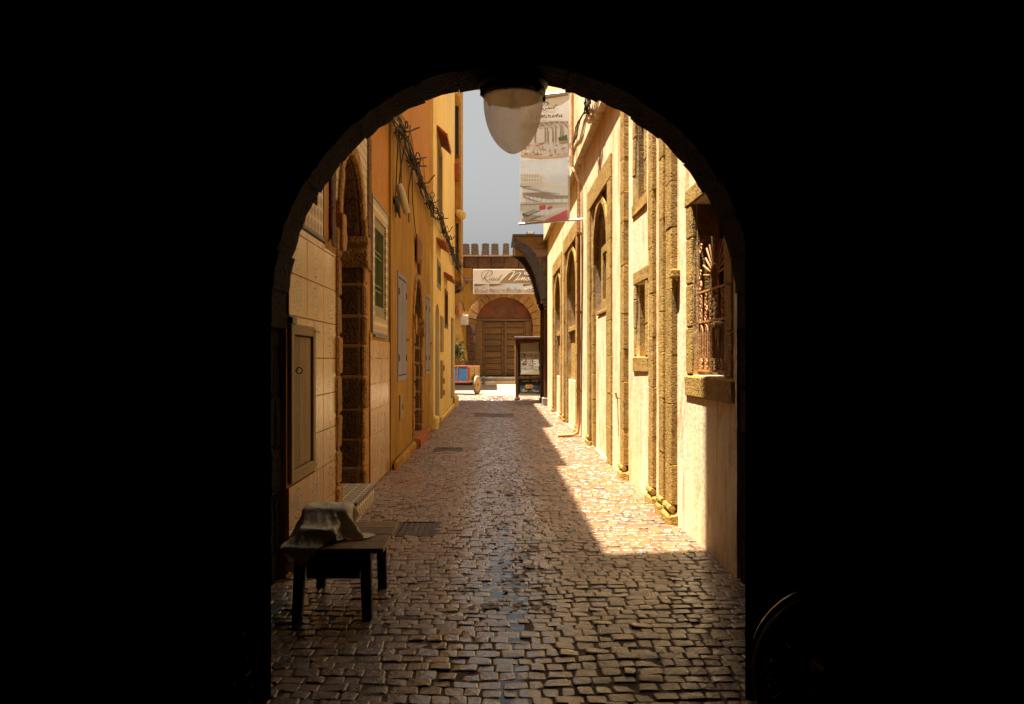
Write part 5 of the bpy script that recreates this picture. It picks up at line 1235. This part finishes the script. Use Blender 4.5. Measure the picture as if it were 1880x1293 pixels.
# wet leaves and litter in the gutter
m = MB()
for k in range(150):
    y = 4.6 + 7.5 * random.random() ** 1.7; x = PROF_C + .06 + random.gauss(0, .13); r = random.uniform(.006, .022) * (1.8 if random.random() < .12 else 1); a = random.random() * 6.28; z = ground_z(x, y) + .006
    pts = []
    for i in range(7):
        t = i * 2 * math.pi / 7; e = r * random.uniform(.6, 1.2); px, py = e * math.cos(t) * 1.7, e * math.sin(t); pts.append((x + px * math.cos(a) - py * math.sin(a), y + px * math.sin(a) + py * math.cos(a), z + random.uniform(0, .007)))
    m.face(pts)
tag(m.build('fallen_leaves', 'deadleaf', recalc=False, kind='stuff'), 'dark wet leaf scraps scattered along the gutter of the paving', 'leaves')

# ================================================================== LOW TABLE, BOX AND SACKING
tb = thing('low_table', 'low dark wooden table standing inside the left side of the arch', 'table', (-.93, 4.72, 0))
TX0, TX1, TY0, TY1, TZ = -1.14, -.60, 4.36, 5.08, .385
for k in range(4): box('top_plank', (TX0, TY0 + k * .18, TZ - .028), (TX1 + random.uniform(-.004, .004), TY0 + k * .18 + .176, TZ + random.uniform(-.002, .001)), 'wood_table', tb, 0, .004)
for xx in (TX0 + .06, TX1 - .13):
    for yy in (TY0 + .03, TY1 - .09):
        s = 1 if xx > -1 else -1
        MB().mesh([(xx, yy, TZ - .03), (xx + .06, yy, TZ - .03), (xx + .06, yy + .06, TZ - .03), (xx, yy + .06, TZ - .03), (xx + s * .015, yy - .004, -.03), (xx + s * .015 + .052, yy - .004, -.03), (xx + s * .015 + .052, yy + .048, -.03), (xx + s * .015, yy + .048, -.03)],
                  [(0,1,2,3), (7,6,5,4), (0,4,5,1), (1,5,6,2), (2,6,7,3), (3,7,4,0)]).build('leg', 'wood_dark', tb, .004)
for (lo, hi) in (((TX0 + .122, TY0 + .045, TZ - .175), (TX1 - .132, TY0 + .068, TZ - .03)), ((TX0 + .122, TY1 - .07, TZ - .175), (TX1 - .132, TY1 - .045, TZ - .03)), ((TX0 + .07, TY0 + .095, TZ - .12), (TX0 + .095, TY1 - .095, TZ - .03)), ((TX1 - .115, TY0 + .095, TZ - .12), (TX1 - .09, TY1 - .095, TZ - .03))):
    box('apron', lo, hi, 'wood_dark', tb, 0, .004)
BX = (-1.08, -.84, 4.60, 4.80, TZ + .003, TZ + .155); BX2 = (-1.06, -.88, 4.43, 4.595, TZ + .003, TZ + .075)
cr = thing('storage_box', 'dark box under the pale sacking on the low table', 'box', (-1, 4.6, TZ))
box('carton', (BX[0], BX[2], BX[4]), (BX[1], BX[3], BX[5]), 'wood_dark', cr, .0, .008); box('tray', (BX2[0], BX2[2], BX2[4]), (BX2[1], BX2[3], BX2[5]), 'wood_dark', cr, 0, .008); box('lid', (BX[0] + .01, BX[2] + .01, BX[5] + .001), (BX[1] - .01, BX[3] - .01, BX[5] + .008), 'wood_dark', cr)
def drape():
    rng = np.random.default_rng(4); n = 64; L = .62; d = L / (n - 1)
    u, v = np.meshgrid(np.linspace(-L/2, L/2, n), np.linspace(-L/2, L/2, n), indexing='ij')
    a = rad(38); rest_k = 1 + .07 * np.sin(31 * u + 5 * np.sin(17 * v)) * np.sin(27 * v + 4 * np.sin(21 * u)) + .05 * np.sin(9 * u + 3 * np.sin(7 * v)) * np.sin(11 * v + 2 * np.sin(8 * u)); P3 = np.stack([-.985 + u * math.cos(a) - v * math.sin(a), 4.65 + u * math.sin(a) + v * math.cos(a), np.full_like(u, BX[5] + .05) + .02 * np.sin(23 * u + 4 * np.sin(13 * v)) + .015 * rng.standard_normal(u.shape)], -1)
    prev = P3.copy(); bxs = [(BX2[0], BX2[1], BX2[2], BX2[3], BX2[5] + .012), (BX[0], BX[1], BX[2], BX[3], BX[5] + .014), (TX0, TX1, TY0, TY1, TZ + .006)]
    idx = np.arange(n * n).reshape(n, n); cons = []
    def pair(A, B, rest, k): cons.append((A.ravel(), B.ravel(), rest * rest_k.ravel()[A.ravel()][:, None], k))
    for o_ in (0, 1):
        pair(idx[o_:-1:2, :], idx[o_ + 1::2, :], d, 1.0); pair(idx[:, o_:-1:2], idx[:, o_ + 1::2], d, 1.0)
        pair(idx[o_:-1:2, :-1], idx[o_ + 1::2, 1:], d * 2 ** .5, .6); pair(idx[o_:-1:2, 1:], idx[o_ + 1::2, :-1], d * 2 ** .5, .6)
    for o_ in range(4): pair(idx[o_:-2:4, :], idx[o_ + 2::4, :][:idx[o_:-2:4, :].shape[0]], 2 * d, .25); pair(idx[:, o_:-2:4], idx[:, o_ + 2::4][:, :idx[:, o_:-2:4].shape[1]], 2 * d, .25)
    X = P3.reshape(-1, 3); Pv = prev.reshape(-1, 3)
    for it in range(260):
        vel = (X - Pv) * .97; Pv = X.copy(); X = X + vel; X[:, 2] -= 9.8 * .006 ** 2 * 1.0
        for s_ in range(10):
            for A, B, rest, k in cons:
                dl = X[B] - X[A]; ln_ = np.linalg.norm(dl, axis=1, keepdims=True) + 1e-9; c = dl * (.5 * k * (ln_ - rest) / ln_)
                np.add.at(X, A, c); np.add.at(X, B, -c)
        for (a0_, a1_, b0_, b1_, zt_) in bxs:
            m_ = 0.012
            ins = (X[:, 0] > a0_ - m_) & (X[:, 0] < a1_ + m_) & (X[:, 1] > b0_ - m_) & (X[:, 1] < b1_ + m_) & (X[:, 2] < zt_)
            if zt_ < .41: ins &= X[:, 2] > zt_ - .06
            ii = np.where(ins)[0]
            if len(ii):
                q_ = X[ii]; pen = np.stack([zt_ - q_[:, 2], q_[:, 0] - a0_ + m_, a1_ + m_ - q_[:, 0], q_[:, 1] - b0_ + m_, b1_ + m_ - q_[:, 1]], 1); w_ = pen.argmin(1)
                for kk, i_ in zip(w_, ii):
                    if kk == 0: X[i_, 2] = zt_
                    elif kk == 1: X[i_, 0] = a0_ - m_
                    elif kk == 2: X[i_, 0] = a1_ + m_
                    elif kk == 3: X[i_, 1] = b0_ - m_
                    else: X[i_, 1] = b1_ + m_
                Pv[ii] = X[ii] * .8 + Pv[ii] * .2
    U_, V_ = u.ravel(), v.ravel()
    rd = lambda p, q, f: 1 - np.abs(np.sin(f * (p * U_ + q * V_) + 1.8 * np.sin(f * .6 * (q * U_ - p * V_))))
    X[:, 2] += .006 * (rd(.8, .6, 19) + .6 * rd(-.5, .85, 31) + .4 * rd(.95, -.3, 47)) ; X[:, 1] -= .003 * rd(.3, .9, 37)
    X += rng.standard_normal(X.shape) * .0006
    fs = [(int(idx[i, j]), int(idx[i + 1, j]), int(idx[i + 1, j + 1]), int(idx[i, j + 1])) for i in range(n - 1) for j in range(n - 1)]
    m = MB(); m.mesh([tuple(p) for p in X.tolist()], fs); return m
o = drape().build('sacking_sheet', 'cloth', smooth=True, recalc=False)
tag(o, 'crumpled pale sacking sheet draped over a box on the low table', 'cloth')

# ================================================================== WHEEL IN THE DARK, RIGHT
wh = thing('wheel', 'round wheel rim catching a sliver of light in the dark passage', 'wheel', (1.19, 2.96, 0), local=True, rz=rad(8))
ty_ = MB().lathe([(.235, -.03), (.26, -.035), (.272, -.015), (.272, .015), (.26, .035), (.235, .03)], (0, 0, .272), 48, 'Y').build('tyre', 'rubber', wh, smooth=True)
MB().lathe([(.228, -.02), (.240, -.026), (.240, .026), (.228, .02), (.228, -.02)], (0, 0, .272), 48, 'Y').build('rim', 'blackiron', wh, smooth=True)
MB().lathe([(.001, -.05), (.03, -.05), (.03, .05), (.001, .05)], (0, 0, .272), 16, 'Y').build('hub', 'blackiron', wh)
for k in range(14):
    a = 2 * math.pi * k / 14; MB().tube([(.028 * math.cos(a), .03 * (-1) ** k, .272 + .028 * math.sin(a)), (.232 * math.cos(a), 0, .272 + .232 * math.sin(a))], .003, 4).build('spoke', 'rubber', wh)
pts = [(.292 * math.cos(t), .0, .272 + .292 * math.sin(t)) for t in [rad(70) + rad(85) * k / 14 for k in range(15)]]
MB().tube(pts, [.006 + .008 * math.sin(math.pi * k / 14) for k in range(15)], 8).build('mudguard', 'chrome', wh, smooth=True)
MB().tube([(-.28, .05, .272), (.0, .05, .272)], .006, 6).build('mudguard_stay', 'blackiron', wh)
